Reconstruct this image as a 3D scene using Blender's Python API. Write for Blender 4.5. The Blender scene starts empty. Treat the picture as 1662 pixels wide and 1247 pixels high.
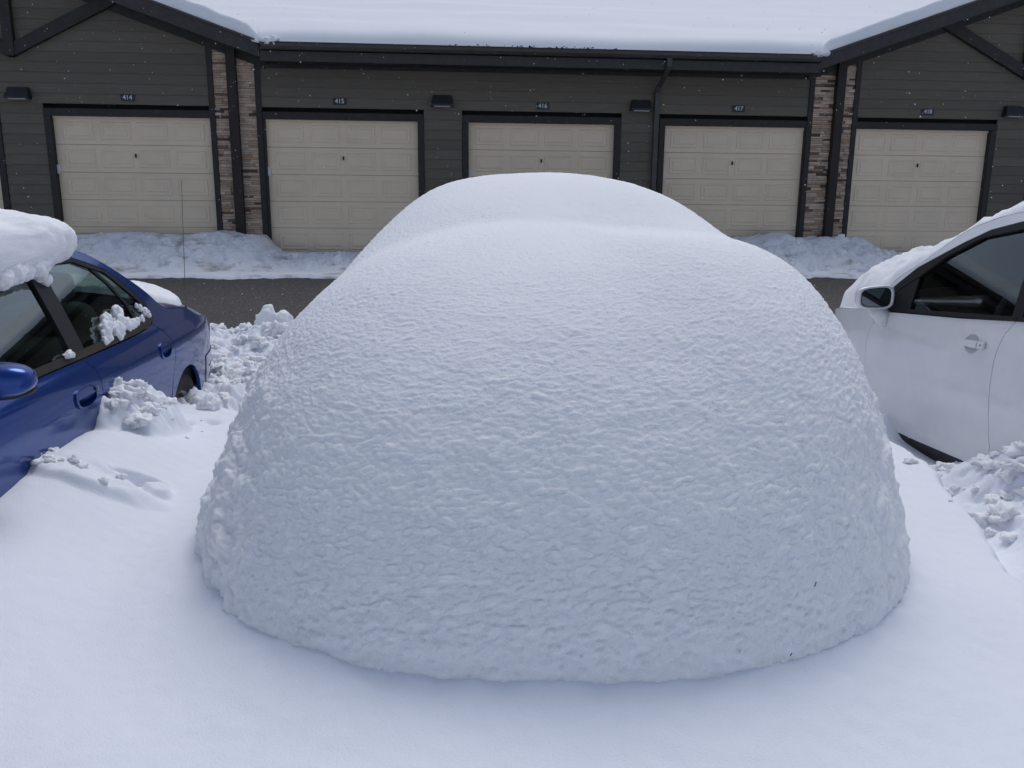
import bpy, bmesh, math, random
import numpy as np
from mathutils import Vector, Matrix
from mathutils.geometry import delaunay_2d_cdt

random.seed(7)
rng = np.random.default_rng(11)
scene = bpy.context.scene
COL = scene.collection
R = math.radians

# ------------------------------------------------------------------ camera
CAM = np.array([-0.639, -14.225, 0.905])
YAW, PITCH, ROLL, FPX = .0883, .2178, .0082, 1345.0
cam_d = bpy.data.cameras.new('camera')
cam = bpy.data.objects.new('camera', cam_d)
COL.objects.link(cam)
cam_d.sensor_fit = 'HORIZONTAL'
cam_d.sensor_width = 36.0
cam_d.lens = 36.0 * FPX / 1662.0
cam_d.clip_start = 0.05
cam_d.clip_end = 600.0
fw = Vector((math.sin(YAW) * math.cos(PITCH), math.cos(YAW) * math.cos(PITCH), -math.sin(PITCH)))
r0 = Vector((math.cos(YAW), -math.sin(YAW), 0))
u0 = r0.cross(fw)
rv = r0 * math.cos(ROLL) + u0 * math.sin(ROLL)
uv = -r0 * math.sin(ROLL) + u0 * math.cos(ROLL)
m = Matrix((rv, uv, -fw)).transposed().to_4x4()
m.translation = Vector(CAM)
cam.matrix_world = m
scene.camera = cam

# ------------------------------------------------------------------ sky, sun, exposure
SUN_EL, SUN_AZ = R(61), R(16)           # azimuth measured from +Y towards +X
world = bpy.data.worlds.new('World')
scene.world = world
world.use_nodes = True
wn = world.node_tree.nodes
bg = wn['Background']
sky = wn.new('ShaderNodeTexSky')
sky.sky_type = 'NISHITA'
sky.sun_disc = False
sky.sun_elevation = SUN_EL
sky.sun_rotation = SUN_AZ
sky.altitude = 1600
sky.air_density = 1.0
sky.dust_density = 6.0
sky.ozone_density = 1.0
hs = wn.new('ShaderNodeHueSaturation')      # thin overcast: paler than a clear sky
hs.inputs['Saturation'].default_value = .74
world.node_tree.links.new(sky.outputs[0], hs.inputs['Color'])
world.node_tree.links.new(hs.outputs[0], bg.inputs[0])
bg.inputs[1].default_value = 0.117
sun_d = bpy.data.lights.new('sun', 'SUN')
sun_d.energy = 1.08
sun_d.angle = R(32)
sun_d.color = (.95, .98, 1.0)
sun = bpy.data.objects.new('sun', sun_d)
COL.objects.link(sun)
sd = Vector((math.sin(SUN_AZ) * math.cos(SUN_EL), math.cos(SUN_AZ) * math.cos(SUN_EL), math.sin(SUN_EL)))
sun.rotation_euler = sd.to_track_quat('Z', 'Y').to_euler()
sun.location = (0, 0, 20)
scene.view_settings.view_transform = 'Standard'
scene.view_settings.look = 'None'
scene.view_settings.gamma = 1
scene.view_settings.use_curve_mapping = False
scene.view_settings.exposure = 0.07
scene.cycles.max_bounces = 6
scene.cycles.diffuse_bounces = 4
scene.cycles.glossy_bounces = 3
scene.cycles.transmission_bounces = 3
scene.cycles.caustics_reflective = False
scene.cycles.caustics_refractive = False
scene.cycles.use_adaptive_sampling = True
scene.cycles.adaptive_threshold = .02

# ------------------------------------------------------------------ noise (numpy)
def _hash(ix, iy, iz, seed):
    h = (ix.astype(np.int64) * 374761393 + iy.astype(np.int64) * 668265263 + iz.astype(np.int64) * 2147483647 + seed * 1274126177) & 0xffffffff
    h = ((h ^ (h >> 13)) * 1274126177) & 0xffffffff
    h = ((h ^ (h >> 16)) * 2246822519) & 0xffffffff
    return h ^ (h >> 15)

_G = rng.normal(size=(256, 3)).astype(np.float32)
_G /= np.linalg.norm(_G, axis=1)[:, None]

def pn(x, y, z, seed=0):
    """gradient noise, about -0.6 .. 0.6"""
    x, y, z = np.broadcast_arrays(np.asarray(x, float), np.asarray(y, float), np.asarray(z, float))
    fx, fy, fz = np.floor(x), np.floor(y), np.floor(z)
    dx, dy, dz = x - fx, y - fy, z - fz
    u = dx * dx * dx * (dx * (dx * 6 - 15) + 10)
    v = dy * dy * dy * (dy * (dy * 6 - 15) + 10)
    w = dz * dz * dz * (dz * (dz * 6 - 15) + 10)
    out = 0.0
    for i in (0, 1):
        for j in (0, 1):
            for k in (0, 1):
                g = _G[_hash(fx + i, fy + j, fz + k, seed) & 255]
                d = g[..., 0] * (dx - i) + g[..., 1] * (dy - j) + g[..., 2] * (dz - k)
                out = out + d * (u if i else 1 - u) * (v if j else 1 - v) * (w if k else 1 - w)
    return out

def puff(x, y, z, seed=0):
    return np.abs(pn(x, y, z, seed)) * 2.2

def soft(x, y, z, seed=0):
    n = pn(x, y, z, seed)
    return np.sqrt(n * n + .006) * 2.2

def balls(x, y, seed=0, rad=.75):
    """2-D cellular lumps, 0..1"""
    fx, fy = np.floor(x), np.floor(y)
    best = np.zeros_like(x)
    for i in (-1, 0, 1):
        for j in (-1, 0, 1):
            h = _hash(fx + i, fy + j, fx * 0, seed)
            jx, jy = (h & 1023) / 1023., ((h >> 10) & 1023) / 1023.
            s = .35 + .65 * ((h >> 20) & 1023) / 1023.
            d2 = (x - fx - i - jx) ** 2 + (y - fy - j - jy) ** 2
            best = np.maximum(best, np.sqrt(np.clip(1 - d2 / (rad * (.6 + .4 * s)) ** 2, 0, 1)) * s)
    return best

def sstep(a, b, x):
    t = np.clip((x - a) / (b - a), 0, 1)
    return t * t * (3 - 2 * t)

def smooth_table(xs, ys, n=400):
    """monotone-ish cubic through points, as a dense lookup"""
    xs, ys = np.array(xs, float), np.array(ys, float)
    d = np.diff(ys) / np.diff(xs)
    mm = np.zeros_like(ys)
    mm[1:-1] = np.where(d[:-1] * d[1:] > 0, 2 * d[:-1] * d[1:] / (d[:-1] + d[1:] + 1e-12), 0)
    mm[0], mm[-1] = d[0], d[-1]
    X = np.linspace(xs[0], xs[-1], n)
    k = np.clip(np.searchsorted(xs, X) - 1, 0, len(xs) - 2)
    h = xs[k + 1] - xs[k]
    t = (X - xs[k]) / h
    Y = (2 * t ** 3 - 3 * t ** 2 + 1) * ys[k] + (t ** 3 - 2 * t ** 2 + t) * h * mm[k] + (-2 * t ** 3 + 3 * t ** 2) * ys[k + 1] + (t ** 3 - t ** 2) * h * mm[k + 1]
    return lambda q: np.interp(q, X, Y)

# ------------------------------------------------------------------ materials
def mat(name, color, rough=.6, metal=0., coat=0., spec=.5, noise=None, bump=None, sss=0., tint=0.):
    """noise=(scale, second colour, lo, hi[, stretch]); bump=(scale, strength, distance)"""
    M = bpy.data.materials.new(name)
    M.use_nodes = True
    nt = M.node_tree
    b = nt.nodes['Principled BSDF']
    b.inputs['Base Color'].default_value = (*color, 1)
    b.inputs['Roughness'].default_value = rough
    b.inputs['Metallic'].default_value = metal
    b.inputs['Coat Weight'].default_value = coat
    b.inputs['Coat Roughness'].default_value = .05
    b.inputs['Specular IOR Level'].default_value = spec
    if sss:
        b.inputs['Subsurface Weight'].default_value = sss
        b.inputs['Subsurface Radius'].default_value = (.8, .9, 1.0)
        b.inputs['Subsurface Scale'].default_value = .014
    geo = nt.nodes.new('ShaderNodeNewGeometry')
    col_out = None
    if noise:
        n = nt.nodes.new('ShaderNodeTexNoise')
        n.inputs['Scale'].default_value = noise[0]
        n.inputs['Detail'].default_value = 5
        n.inputs['Roughness'].default_value = .65
        if len(noise) > 4:
            mp = nt.nodes.new('ShaderNodeMapping')
            mp.inputs['Scale'].default_value = noise[4]
            nt.links.new(geo.outputs['Position'], mp.inputs[0])
            nt.links.new(mp.outputs[0], n.inputs['Vector'])
        else:
            nt.links.new(geo.outputs['Position'], n.inputs['Vector'])
        mr = nt.nodes.new('ShaderNodeMapRange')
        mr.inputs[1].default_value, mr.inputs[2].default_value = noise[2], noise[3]
        nt.links.new(n.outputs[0], mr.inputs[0])
        mx = nt.nodes.new('ShaderNodeMix')
        mx.data_type = 'RGBA'
        mx.inputs[6].default_value = (*color, 1)
        mx.inputs[7].default_value = (*noise[1], 1)
        nt.links.new(mr.outputs[0], mx.inputs[0])
        col_out = mx.outputs[2]
    if tint:
        oi = nt.nodes.new('ShaderNodeObjectInfo')
        mr = nt.nodes.new('ShaderNodeMapRange')
        mr.inputs[3].default_value, mr.inputs[4].default_value = 1 - tint, 1 + tint
        nt.links.new(oi.outputs['Random'], mr.inputs[0])
        mu = nt.nodes.new('ShaderNodeVectorMath')
        mu.operation = 'SCALE'
        if col_out:
            nt.links.new(col_out, mu.inputs[0])
        else:
            mu.inputs[0].default_value = color
        nt.links.new(mr.outputs[0], mu.inputs['Scale'])
        col_out = mu.outputs[0]
    if col_out:
        nt.links.new(col_out, b.inputs['Base Color'])
    if bump:
        n = nt.nodes.new('ShaderNodeTexNoise')
        n.inputs['Scale'].default_value = bump[0]
        n.inputs['Detail'].default_value = 4
        nt.links.new(geo.outputs['Position'], n.inputs['Vector'])
        bp = nt.nodes.new('ShaderNodeBump')
        bp.inputs['Strength'].default_value = bump[1]
        bp.inputs['Distance'].default_value = bump[2]
        nt.links.new(n.outputs[0], bp.inputs['Height'])
        nt.links.new(bp.outputs[0], b.inputs['Normal'])
    return M

SNOWC = (.86, .885, .945)
M = {}
M['snow'] = mat('snow', (.915, .918, .962), .75, spec=.25, bump=(190, .5, .006), sss=.6)
M['snow_ground'] = mat('snow_ground', (.835, .86, .92), .75, spec=.25, bump=(190, .4, .004), noise=(1.2, (.81, .835, .895), .35, .75))
M['snow_roof'] = mat('snow_roof', (.88, .895, .93), .8, spec=.2, bump=(40, .15, .01))
M['snow_dirty'] = mat('snow_dirty', (.90, .905, .94), .8, spec=.2, bump=(120, .4, .006), noise=(1.7, (.38, .35, .315), .54, .70, (1, 1.5, 2.4)))
M['asphalt'] = mat('asphalt', (.056, .051, .050), .85, noise=(38, (.36, .33, .31), .56, .76), bump=(120, .9, .01))
M['pavement'] = mat('pavement', (.05, .05, .05), .9, noise=(3, (.07, .068, .066), .3, .7))
M['siding'] = mat('siding', (.118, .104, .084), .75, noise=(6, (.155, .130, .102), .35, .7, (.5, 1, 6)), bump=(90, .25, .003), tint=.10)
M['trim'] = mat('trim', (.022, .020, .019), .7, noise=(14, (.034, .031, .029), .4, .7), bump=(120, .2, .002))
M['fascia'] = mat('fascia', (.031, .028, .028), .6, noise=(10, (.044, .040, .040), .4, .7))
M['gutter'] = mat('gutter', (.045, .042, .040), .45, noise=(5, (.06, .056, .052), .4, .7))
M['post'] = mat('post', (.020, .014, .012), .7, noise=(20, (.035, .024, .02), .4, .7, (1, 1, .15)))
M['door'] = mat('door', (.84, .69, .52), .55, noise=(1.7, (.77, .635, .48), .35, .7), bump=(180, .12, .002), tint=.015)
M['lock'] = mat('lock', (.03, .028, .026), .4, metal=.5)
M['plastic_white'] = mat('plastic_white', (.7, .7, .7), .5)
M['lamp'] = mat('lamp', (.012, .012, .014), .45, noise=(20, (.022, .022, .024), .4, .7))
M['lens'] = mat('lens', (.45, .47, .48), .25)
M['plaque'] = mat('plaque', (.012, .014, .022), .4)
M['digit'] = mat('digit', (.62, .64, .68), .5)
STONES = []
for i, c in enumerate([(.50, .37, .28), (.60, .46, .36), (.43, .31, .24), (.64, .51, .40), (.54, .40, .31), (.20, .13, .10), (.10, .07, .06), (.50, .31, .20)]):
    STONES.append(mat('ledgestone_%d' % i, c, .85, noise=(30, tuple(v * .72 for v in c), .4, .7), bump=(70, .5, .006)))
M['blue'] = mat('blue_paint', (.005, .048, .26), .22, metal=.6, coat=.6, spec=.2, noise=(2.2, (.008, .046, .22), .4, .7))
M['white'] = mat('white_paint', (.73, .74, .75), .35, coat=.5, noise=(2.0, (.66, .67, .68), .4, .75))
M['black'] = mat('black_plastic', (.009, .009, .010), .5, spec=.2)
M['charcoal'] = mat('pillar_film', (.016, .016, .019), .45, spec=.25)
M['brown_trim'] = mat('weathered_trim', (.030, .024, .020), .6, spec=.25, noise=(12, (.05, .038, .030), .4, .7, (1, .3, 1)))
M['dark'] = mat('underbody', (.008, .008, .009), .9)
M['tyre'] = mat('tyre', (.02, .02, .02), .8, bump=(60, .3, .004))
M['rim'] = mat('rim', (.32, .33, .34), .4, metal=.7, noise=(20, (.2, .19, .18), .4, .7))
M['seat'] = mat('seat_cloth', (.055, .065, .065), .9, bump=(250, .3, .002))
M['seat_dark'] = mat('seat_cloth_dark', (.075, .075, .08), .9, bump=(250, .3, .002))
M['wheel_rim'] = mat('steering_wheel_rim', (.17, .17, .17), .6)
M['red'] = mat('tail_lens', (.22, .008, .008), .15, coat=1.)
M['mirror'] = mat('mirror_glass', (.22, .25, .27), .03, metal=1.)
M['steel'] = mat('antenna_steel', (.05, .05, .05), .35, metal=.8)
M['twig'] = mat('twig', (.015, .012, .010), .8)

def glass_mat(name, tint, ior=1.55):
    G = bpy.data.materials.new(name)
    G.use_nodes = True
    nt = G.node_tree
    nt.nodes.clear()
    o = nt.nodes.new('ShaderNodeOutputMaterial')
    t = nt.nodes.new('ShaderNodeBsdfTransparent')
    t.inputs[0].default_value = (*tint, 1)
    g = nt.nodes.new('ShaderNodeBsdfGlossy')
    g.inputs['Roughness'].default_value = .015
    g.inputs[0].default_value = (.92, 1, .98, 1)
    f = nt.nodes.new('ShaderNodeFresnel')
    f.inputs[0].default_value = ior
    mx = nt.nodes.new('ShaderNodeMixShader')
    nt.links.new(f.outputs[0], mx.inputs[0])
    nt.links.new(t.outputs[0], mx.inputs[1])
    nt.links.new(g.outputs[0], mx.inputs[2])
    nt.links.new(mx.outputs[0], o.inputs[0])
    return G

M['glass_green'] = glass_mat('tinted_glass_green', (.48, .58, .54), 2.35)
M['glass_grey'] = glass_mat('tinted_glass_grey', (.66, .71, .72), 1.75)

# ------------------------------------------------------------------ object helpers
def link(o, parent=None):
    COL.objects.link(o)
    if parent is not None:
        o.parent = parent
    return o

def tag(o, label=None, cat=None, group=None, kind=None):
    if label: o['label'] = label
    if cat: o['category'] = cat
    if group: o['group'] = group
    if kind: o['kind'] = kind
    return o

def empty(name, loc=(0, 0, 0)):
    o = bpy.data.objects.new(name, None)
    o.location = loc
    o.empty_display_size = .1
    return link(o)

def mesh_obj(name, V, F, material, parent=None, smooth=False, normals=None):
    V = np.asarray(V, float)
    if parent is not None:
        p = parent
        off = np.zeros(3)
        while p is not None:
            off += np.array(p.location)
            p = p.parent
        V = V - off
    me = bpy.data.meshes.new(name)
    me.from_pydata(V.tolist(), [], [list(map(int, f)) for f in F])
    me.update()
    if smooth:
        me.shade_smooth()
    if normals is not None:
        me.normals_split_custom_set_from_vertices([tuple(map(float, n)) for n in normals])
    me.materials.append(material)
    o = bpy.data.objects.new(name, me)
    return link(o, parent)

def grid_obj(name, P, material, parent=None, closed_u=False, smooth=True, flip=False):
    """P: (nu, nv, 3) array -> quad mesh, built with foreach_set for speed"""
    nu, nv = P.shape[:2]
    V = P.reshape(-1, 3).copy()
    if parent is not None:
        p = parent
        while p is not None:
            V -= np.array(p.location)
            p = p.parent
    iu = np.arange(nu if closed_u else nu - 1)
    jv = np.arange(nv - 1)
    I, J = np.meshgrid(iu, jv, indexing='ij')
    I2 = (I + 1) % nu
    q = np.stack([I * nv + J, I2 * nv + J, I2 * nv + J + 1, I * nv + J + 1], -1).reshape(-1, 4)
    if flip:
        q = q[:, ::-1]
    me = bpy.data.meshes.new(name)
    me.vertices.add(len(V))
    me.vertices.foreach_set('co', V.astype(np.float32).ravel())
    me.loops.add(q.size)
    me.loops.foreach_set('vertex_index', q.astype(np.int32).ravel())
    me.polygons.add(len(q))
    me.polygons.foreach_set('loop_start', (np.arange(len(q)) * 4).astype(np.int32))
    me.update(calc_edges=True)
    if smooth:
        me.shade_smooth()
    me.materials.append(material)
    return link(bpy.data.objects.new(name, me), parent)

BOXF = [(0, 3, 2, 1), (4, 5, 6, 7), (0, 1, 5, 4), (1, 2, 6, 5), (2, 3, 7, 6), (3, 0, 4, 7)]
def boxv(x0, x1, y0, y1, z0, z1):
    return [(x0, y0, z0), (x1, y0, z0), (x1, y1, z0), (x0, y1, z0), (x0, y0, z1), (x1, y0, z1), (x1, y1, z1), (x0, y1, z1)]

def box(name, x0, x1, y0, y1, z0, z1, material, parent=None, bevel=0.):
    o = mesh_obj(name, boxv(x0, x1, y0, y1, z0, z1), BOXF, material, parent)
    if bevel:
        bm = bmesh.new()
        bm.from_mesh(o.data)
        bmesh.ops.bevel(bm, geom=bm.edges[:], offset=bevel, segments=2, affect='EDGES', profile=.6)
        bm.to_mesh(o.data)
        bm.free()
        o.data.shade_smooth()
        for e in o.data.polygons: e.use_smooth = e.area < bevel * bevel * 60
    return o

def prism(name, poly, axis_pts, material, parent=None, smooth=False):
    """poly = list of 3-D points of the near face, axis_pts = offset vector to the far face"""
    a = np.array(poly, float)
    b = a + np.array(axis_pts, float)
    n = len(a)
    V = np.vstack([a, b])
    F = [list(range(n))[::-1], list(range(n, 2 * n))] + [(i, (i + 1) % n, n + (i + 1) % n, n + i) for i in range(n)]
    return mesh_obj(name, V, F, material, parent, smooth)

def tube_mesh(pts, rads, seg=12, cap=True):
    pts = [Vector(p) for p in pts]
    V, F = [], []
    n = len(pts)
    ref = Vector((0.13, 0.31, .94))
    for i, p in enumerate(pts):
        t = (pts[min(i + 1, n - 1)] - pts[max(i - 1, 0)]).normalized()
        a = t.cross(ref).normalized()
        b = t.cross(a)
        r = rads[i] if hasattr(rads, '__len__') else rads
        for k in range(seg):
            th = 2 * math.pi * k / seg
            V.append(p + (a * math.cos(th) + b * math.sin(th)) * r)
    for i in range(n - 1):
        for k in range(seg):
            F.append((i * seg + k, i * seg + (k + 1) % seg, (i + 1) * seg + (k + 1) % seg, (i + 1) * seg + k))
    if cap:
        F.append(list(range(seg))[::-1])
        F.append([(n - 1) * seg + k for k in range(seg)])
    return V, F

def ico(sub):
    bm = bmesh.new()
    bmesh.ops.create_icosphere(bm, subdivisions=sub, radius=1)
    V = np.array([v.co[:] for v in bm.verts])
    F = [[v.index for v in f.verts] for f in bm.faces]
    bm.free()
    return V, F
ICO = {k: ico(k) for k in (3, 4, 5)}

def lump_geo(center, size, seed, amp=.25, freq=2.2, sub=4, rough=.5, rotz=0., flat=0.):
    V, F = ICO[sub]
    n = amp * pn(V[:, 0] * freq, V[:, 1] * freq, V[:, 2] * freq, seed) * 2
    n = n + amp * rough * (puff(V[:, 0] * freq * 2.6, V[:, 1] * freq * 2.6, V[:, 2] * freq * 2.6, seed + 1) - .4)
    n = n + amp * rough * .45 * (puff(V[:, 0] * freq * 6.1, V[:, 1] * freq * 6.1, V[:, 2] * freq * 6.1, seed + 2) - .4)
    P = V * (1 + n)[:, None]
    P = P * np.array(size)
    c, s = math.cos(rotz), math.sin(rotz)
    P = np.stack([P[:, 0] * c - P[:, 1] * s, P[:, 0] * s + P[:, 1] * c, P[:, 2]], 1)
    return P + np.array(center), F

def join_geo(parts):
    V, F, n = [], [], 0
    for v, f in parts:
        V.append(np.asarray(v, float))
        F += [[i + n for i in q] for q in f]
        n += len(v)
    return np.vstack(V), F

# ------------------------------------------------------------------ ground, road
LOT = -.68
zg = smooth_table([-80, -8.2, -7.2, -1.6, -.6, 60], [LOT, LOT, LOT + .05, -.10, -.015, -.015], 4000)
def strip(name, ys, x0, x1, dz, material, nx=2):
    xs = np.linspace(x0, x1, nx)
    X, Y = np.meshgrid(xs, ys, indexing='ij')
    return grid_obj(name, np.stack([X, Y, zg(Y) + dz], -1), material)
tag(strip('ground', np.concatenate([np.linspace(-300, -9, 8), np.linspace(-8.5, 0, 40), [20, 300]]), -300, 300, -.01, M['pavement']), kind='structure')
tag(strip('road', np.linspace(-7.8, -.02, 60), -40, 40, 0, M['asphalt']), kind='structure')

# ------------------------------------------------------------------ snow lying on the car park
A2 = np.array([math.sin(YAW), math.cos(YAW)])
R2 = np.array([math.cos(YAW), -math.sin(YAW)])
def to_ld(X, Y):
    dx, dy = X - CAM[0], Y - CAM[1]
    return dx * R2[0] + dy * R2[1], dx * A2[0] + dy * A2[1]

MC, MW, MD0, MDC, MD1 = .13, 1.18, 1.715, 3.30, 6.3     # buried car: lateral centre, half width, nose, shoulder, tail
FE = 2.6
def foot_u(x, d):
    x = x / 1.035
    df = np.clip((MDC - d) / (MDC - MD0), 0, None)
    dr = np.clip((d - (MD1 - .7)) / .7, 0, None)
    return (np.abs(x / MW) ** FE + df ** FE + dr ** FE) ** (1 / FE)

def rough_lumps(X, Y, seed=0):
    if X.min() < -20: return rough_core(X, Y, seed) * sstep(-4.5, -2.8, X) * sstep(4.5, 2.4, X)
    return rough_core(X, Y, seed)

def rough_core(X, Y, seed=0):
    wx = X + .06 * pn(X * 5, Y * 5, 0, seed + 9)
    wy = Y + .06 * pn(X * 5, Y * 5, 7, seed + 9)
    h = .11 * balls(wx * 4.2, wy * 4.2, seed) + .065 * balls(wx * 9, wy * 9, seed + 1) + .028 * balls(wx * 21, wy * 21, seed + 2)
    return h + .018 * puff(X * 26, Y * 26, 0, seed + 3) + .008 * puff(X * 60, Y * 60, 0, seed + 4)

def ell(X, Y, cx, cy, rx, ry, rot=0., wob=.25, seed=3):
    c, s = math.cos(rot), math.sin(rot)
    a, b = (X - cx) * c + (Y - cy) * s, -(X - cx) * s + (Y - cy) * c
    r = np.sqrt((a / rx) ** 2 + (b / ry) ** 2) + wob * pn(X * 6, Y * 6, 0, seed)
    return sstep(1.15, .75, r)

def ground_snow(X, Y):
    z = -.20 + .05 * pn(X * .8, Y * .8, 0, 1) + .02 * pn(X * 2.1, Y * 2.1, 3, 1) + .003 * pn(X * 17, Y * 17, 1, 2) + .0016 * pn(X * 48, Y * 48, 1, 4)
    z = z + .07 * sstep(-1.2, -2.1, X) * sstep(-12.6, -11, Y) - .05 * sstep(.8, 1.5, X)
    z = z + .09 * sstep(-1.55, -2.05, X) * sstep(-13.2, -12.0, Y) * sstep(-10.2, -10.9, Y)
    # behind the camera and far out: quiet undulating snow
    lm = rough_lumps(X, Y, 20)
    # trampled, shovelled strip behind the smooth shelf, between the cars and the road
    edge = -9.93 + .10 * pn(X * 3, 0, 0, 5) + .25 * sstep(-1.6, -.9, X)
    tr = sstep(0, .16, Y - edge)
    berm = .16 * np.exp(-((Y + 6.75 + .2 * pn(X * 1.3, 0, 0, 8)) / .42) ** 2) * (.7 + .8 * pn(X * 1.7, 0, 2, 8))
    zt = -.50 + .15 * sstep(-1.7, -2.05, X) * sstep(-8.4, -9.0, Y) + .06 * pn(X * 1.6, Y * 1.6, 0, 31) + lm * 1.05 + berm
    z = z * (1 - tr) + zt * tr
    # pile shoved against the blue car's rear door
    b = ell(X, Y, -2.03, -10.38, .20, .30, .15, .35, 41)
    z = z + b * (.03 + .95 * lm)
    # broken slab beside the front door, with a small notch
    b = ell(X, Y, -1.98, -11.22, .30, .11, -.25, .45, 43)
    z = z + b * (.01 + .16 * lm)
    z = z - .055 * ell(X, Y, -1.80, -11.13, .09, .05, .3, .5, 44)
    z = z + .03 * ell(X, Y, -1.70, -11.17, .05, .05, .3, .5, 45)
    for fx, fy in ((-1.86, -10.23), (-1.76, -10.17)):
        z = z - .035 * np.exp(-(((X - fx) / .03) ** 2 + ((Y - fy) / .03) ** 2))
    # dug-over snow along the white car
    ln = X - (1.20 + .33 * (Y + 11.85)) - .07 * pn(X * 2.5, Y * 2.5, 0, 51) - .03 * pn(X * 9, Y * 9, 0, 52)
    dg = sstep(0, .07, ln) * sstep(-10.2, -10.7, Y) * sstep(-14.5, -13.2, Y)
    zd = -.37 + .24 * sstep(.08, .62, ln) + .06 * pn(X * 2, Y * 2, 0, 53) + .75 * lm * sstep(.02, .3, ln)
    z = z * (1 - dg) + np.maximum(zd, -.45) * dg
    # low drift against the white car's sill, farther along
    b = ell(X, Y, 1.90, -10.25, .30, .62, 0, .12, 55)
    z = z - .20 * b * (1 - .6 * dg)
    # drop away to the cleared road
    z = z - .5 * sstep(-6.35 + 0, -5.85, Y + .18 * pn(X * 2.2, 0, 4, 61) + .05 * pn(X * 11, 0, 4, 62))
    # faint hollow swept round the foot of the buried car
    x, d = to_ld(X, Y)
    u = foot_u(x - MC, d)
    z = z + .028 * np.exp(-np.clip(u - 1, 0, None) / .035) * (1 + .6 * pn(X * 9, Y * 9, 0, 77)) - .028 * np.exp(-((u - 1.17) / .14) ** 2)
    return z

def axis(core0, core1, step, far0, far1, n=26):
    c = np.arange(core0, core1, step)
    g = np.linspace(0, 1, n)[1:] ** 2.6
    return np.concatenate([(core0 - g * (core0 - far0))[::-1], c, core1 + g * (far1 - core1)])
xs = axis(-2.75, 2.35, .0115, -60, 60)
ys = np.concatenate([(-13.2 - np.linspace(0, 1, 40)[1:] ** 2.4 * 60)[::-1], np.arange(-13.2, -9.6, .0095), np.arange(-9.6, -5.7, .0165)])
X, Y = np.meshgrid(xs, ys, indexing='ij')
tag(grid_obj('snow_cover', np.stack([X, Y, ground_snow(X, Y)], -1), M['snow_ground']), kind='structure')

# ------------------------------------------------------------------ the buried car
def top_height(x, d):
    hood = .815 - np.where(x < 0, .20, .05) * x ** 2
    xr = np.where(x < 0, x * 1.0, x * .95)
    roof = 1.045 - .22 * xr ** 2 - .22 * xr ** 4 - .05 * sstep(4.6, 6.2, d)
    q = (d - 3.20 - .10 * x ** 2) / 1.15
    q = np.clip(.5 * (q + np.sqrt(q * q + .004)), 0, 1)          # soft valley where hood meets windshield
    k = 1 - (1 - q) ** 2.1
    return hood * (1 - k) + roof * k

buried = empty('buried_car', (CAM[0] + MC * R2[0] + 4. * A2[0], CAM[1] + MC * R2[1] + 4. * A2[1], LOT))
tag(buried, 'car completely buried under a thick rounded blanket of white snow', 'snow-covered car')
NP, NV = 1000, 480
# perimeter: dense over the front arc, sparse along the flanks and tail
th = np.linspace(-math.pi / 2, math.pi / 2, int(NP * .72))
pw = lambda v: np.sign(v) * np.abs(v) ** (2 / FE)
arc_o = np.stack([MW * pw(np.sin(th)), MDC - (MDC - MD0) * np.abs(np.cos(th)) ** (2 / FE)], 1)
seg_l = np.concatenate([[0], np.cumsum(np.linalg.norm(np.diff(arc_o, axis=0), axis=1))])
tt = np.linspace(0, seg_l[-1], len(th))                     # even spacing along the arc
arc_o = np.stack([np.interp(tt, seg_l, arc_o[:, 0]), np.interp(tt, seg_l, arc_o[:, 1])], 1)
arc_k = np.stack([0 * tt, 0 * tt + MDC], 1)
sd_ = np.concatenate([np.linspace(MDC, 4.7, int(NP * .17))[1:], np.linspace(4.7, MD1 - .7, 40)[1:]])
right_o, right_k = np.stack([0 * sd_ + MW, sd_], 1), np.stack([0 * sd_, sd_], 1)
tr_ = np.linspace(math.pi / 2, -math.pi / 2, 40)[1:-1]
rear_o = np.stack([MW * pw(np.sin(tr_)), MD1 - .7 + .7 * np.abs(np.cos(tr_)) ** (2 / FE)], 1)
rear_k = np.stack([0 * tr_, 0 * tr_ + MD1 - .7], 1)
left_o, left_k = right_o[::-1] * [-1, 1], right_k[::-1]
O = np.vstack([arc_o, right_o, rear_o, left_o])
K = np.vstack([arc_k, right_k, rear_k, left_k])
hv = np.linspace(0, 1, NV)
uu = .55 * (1 - hv) + .45 * np.clip(1 - hv ** 1.8, 0, 1) ** (1 / 2.6)
uu[-1] = 0.0
PX = K[:, None, 0] + (O - K)[:, None, 0] * uu[None]
PD = K[:, None, 1] + (O - K)[:, None, 1] * uu[None]
side = sstep(0, 1, (PX / MW) ** 2 / np.maximum((PX / MW) ** 2 + np.clip((MDC - PD) / (MDC - MD0), 0, None) ** 2, 1e-6))
nn = 2.3 + np.where(PX > 0, 3.6, 2.5) * side
mm_ = 1.68 + .10 * side
U = uu[None] + 0 * PX
hf = np.clip(1 - U ** nn, 0, 1) ** (1 / mm_)
BASE = -.24
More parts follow.
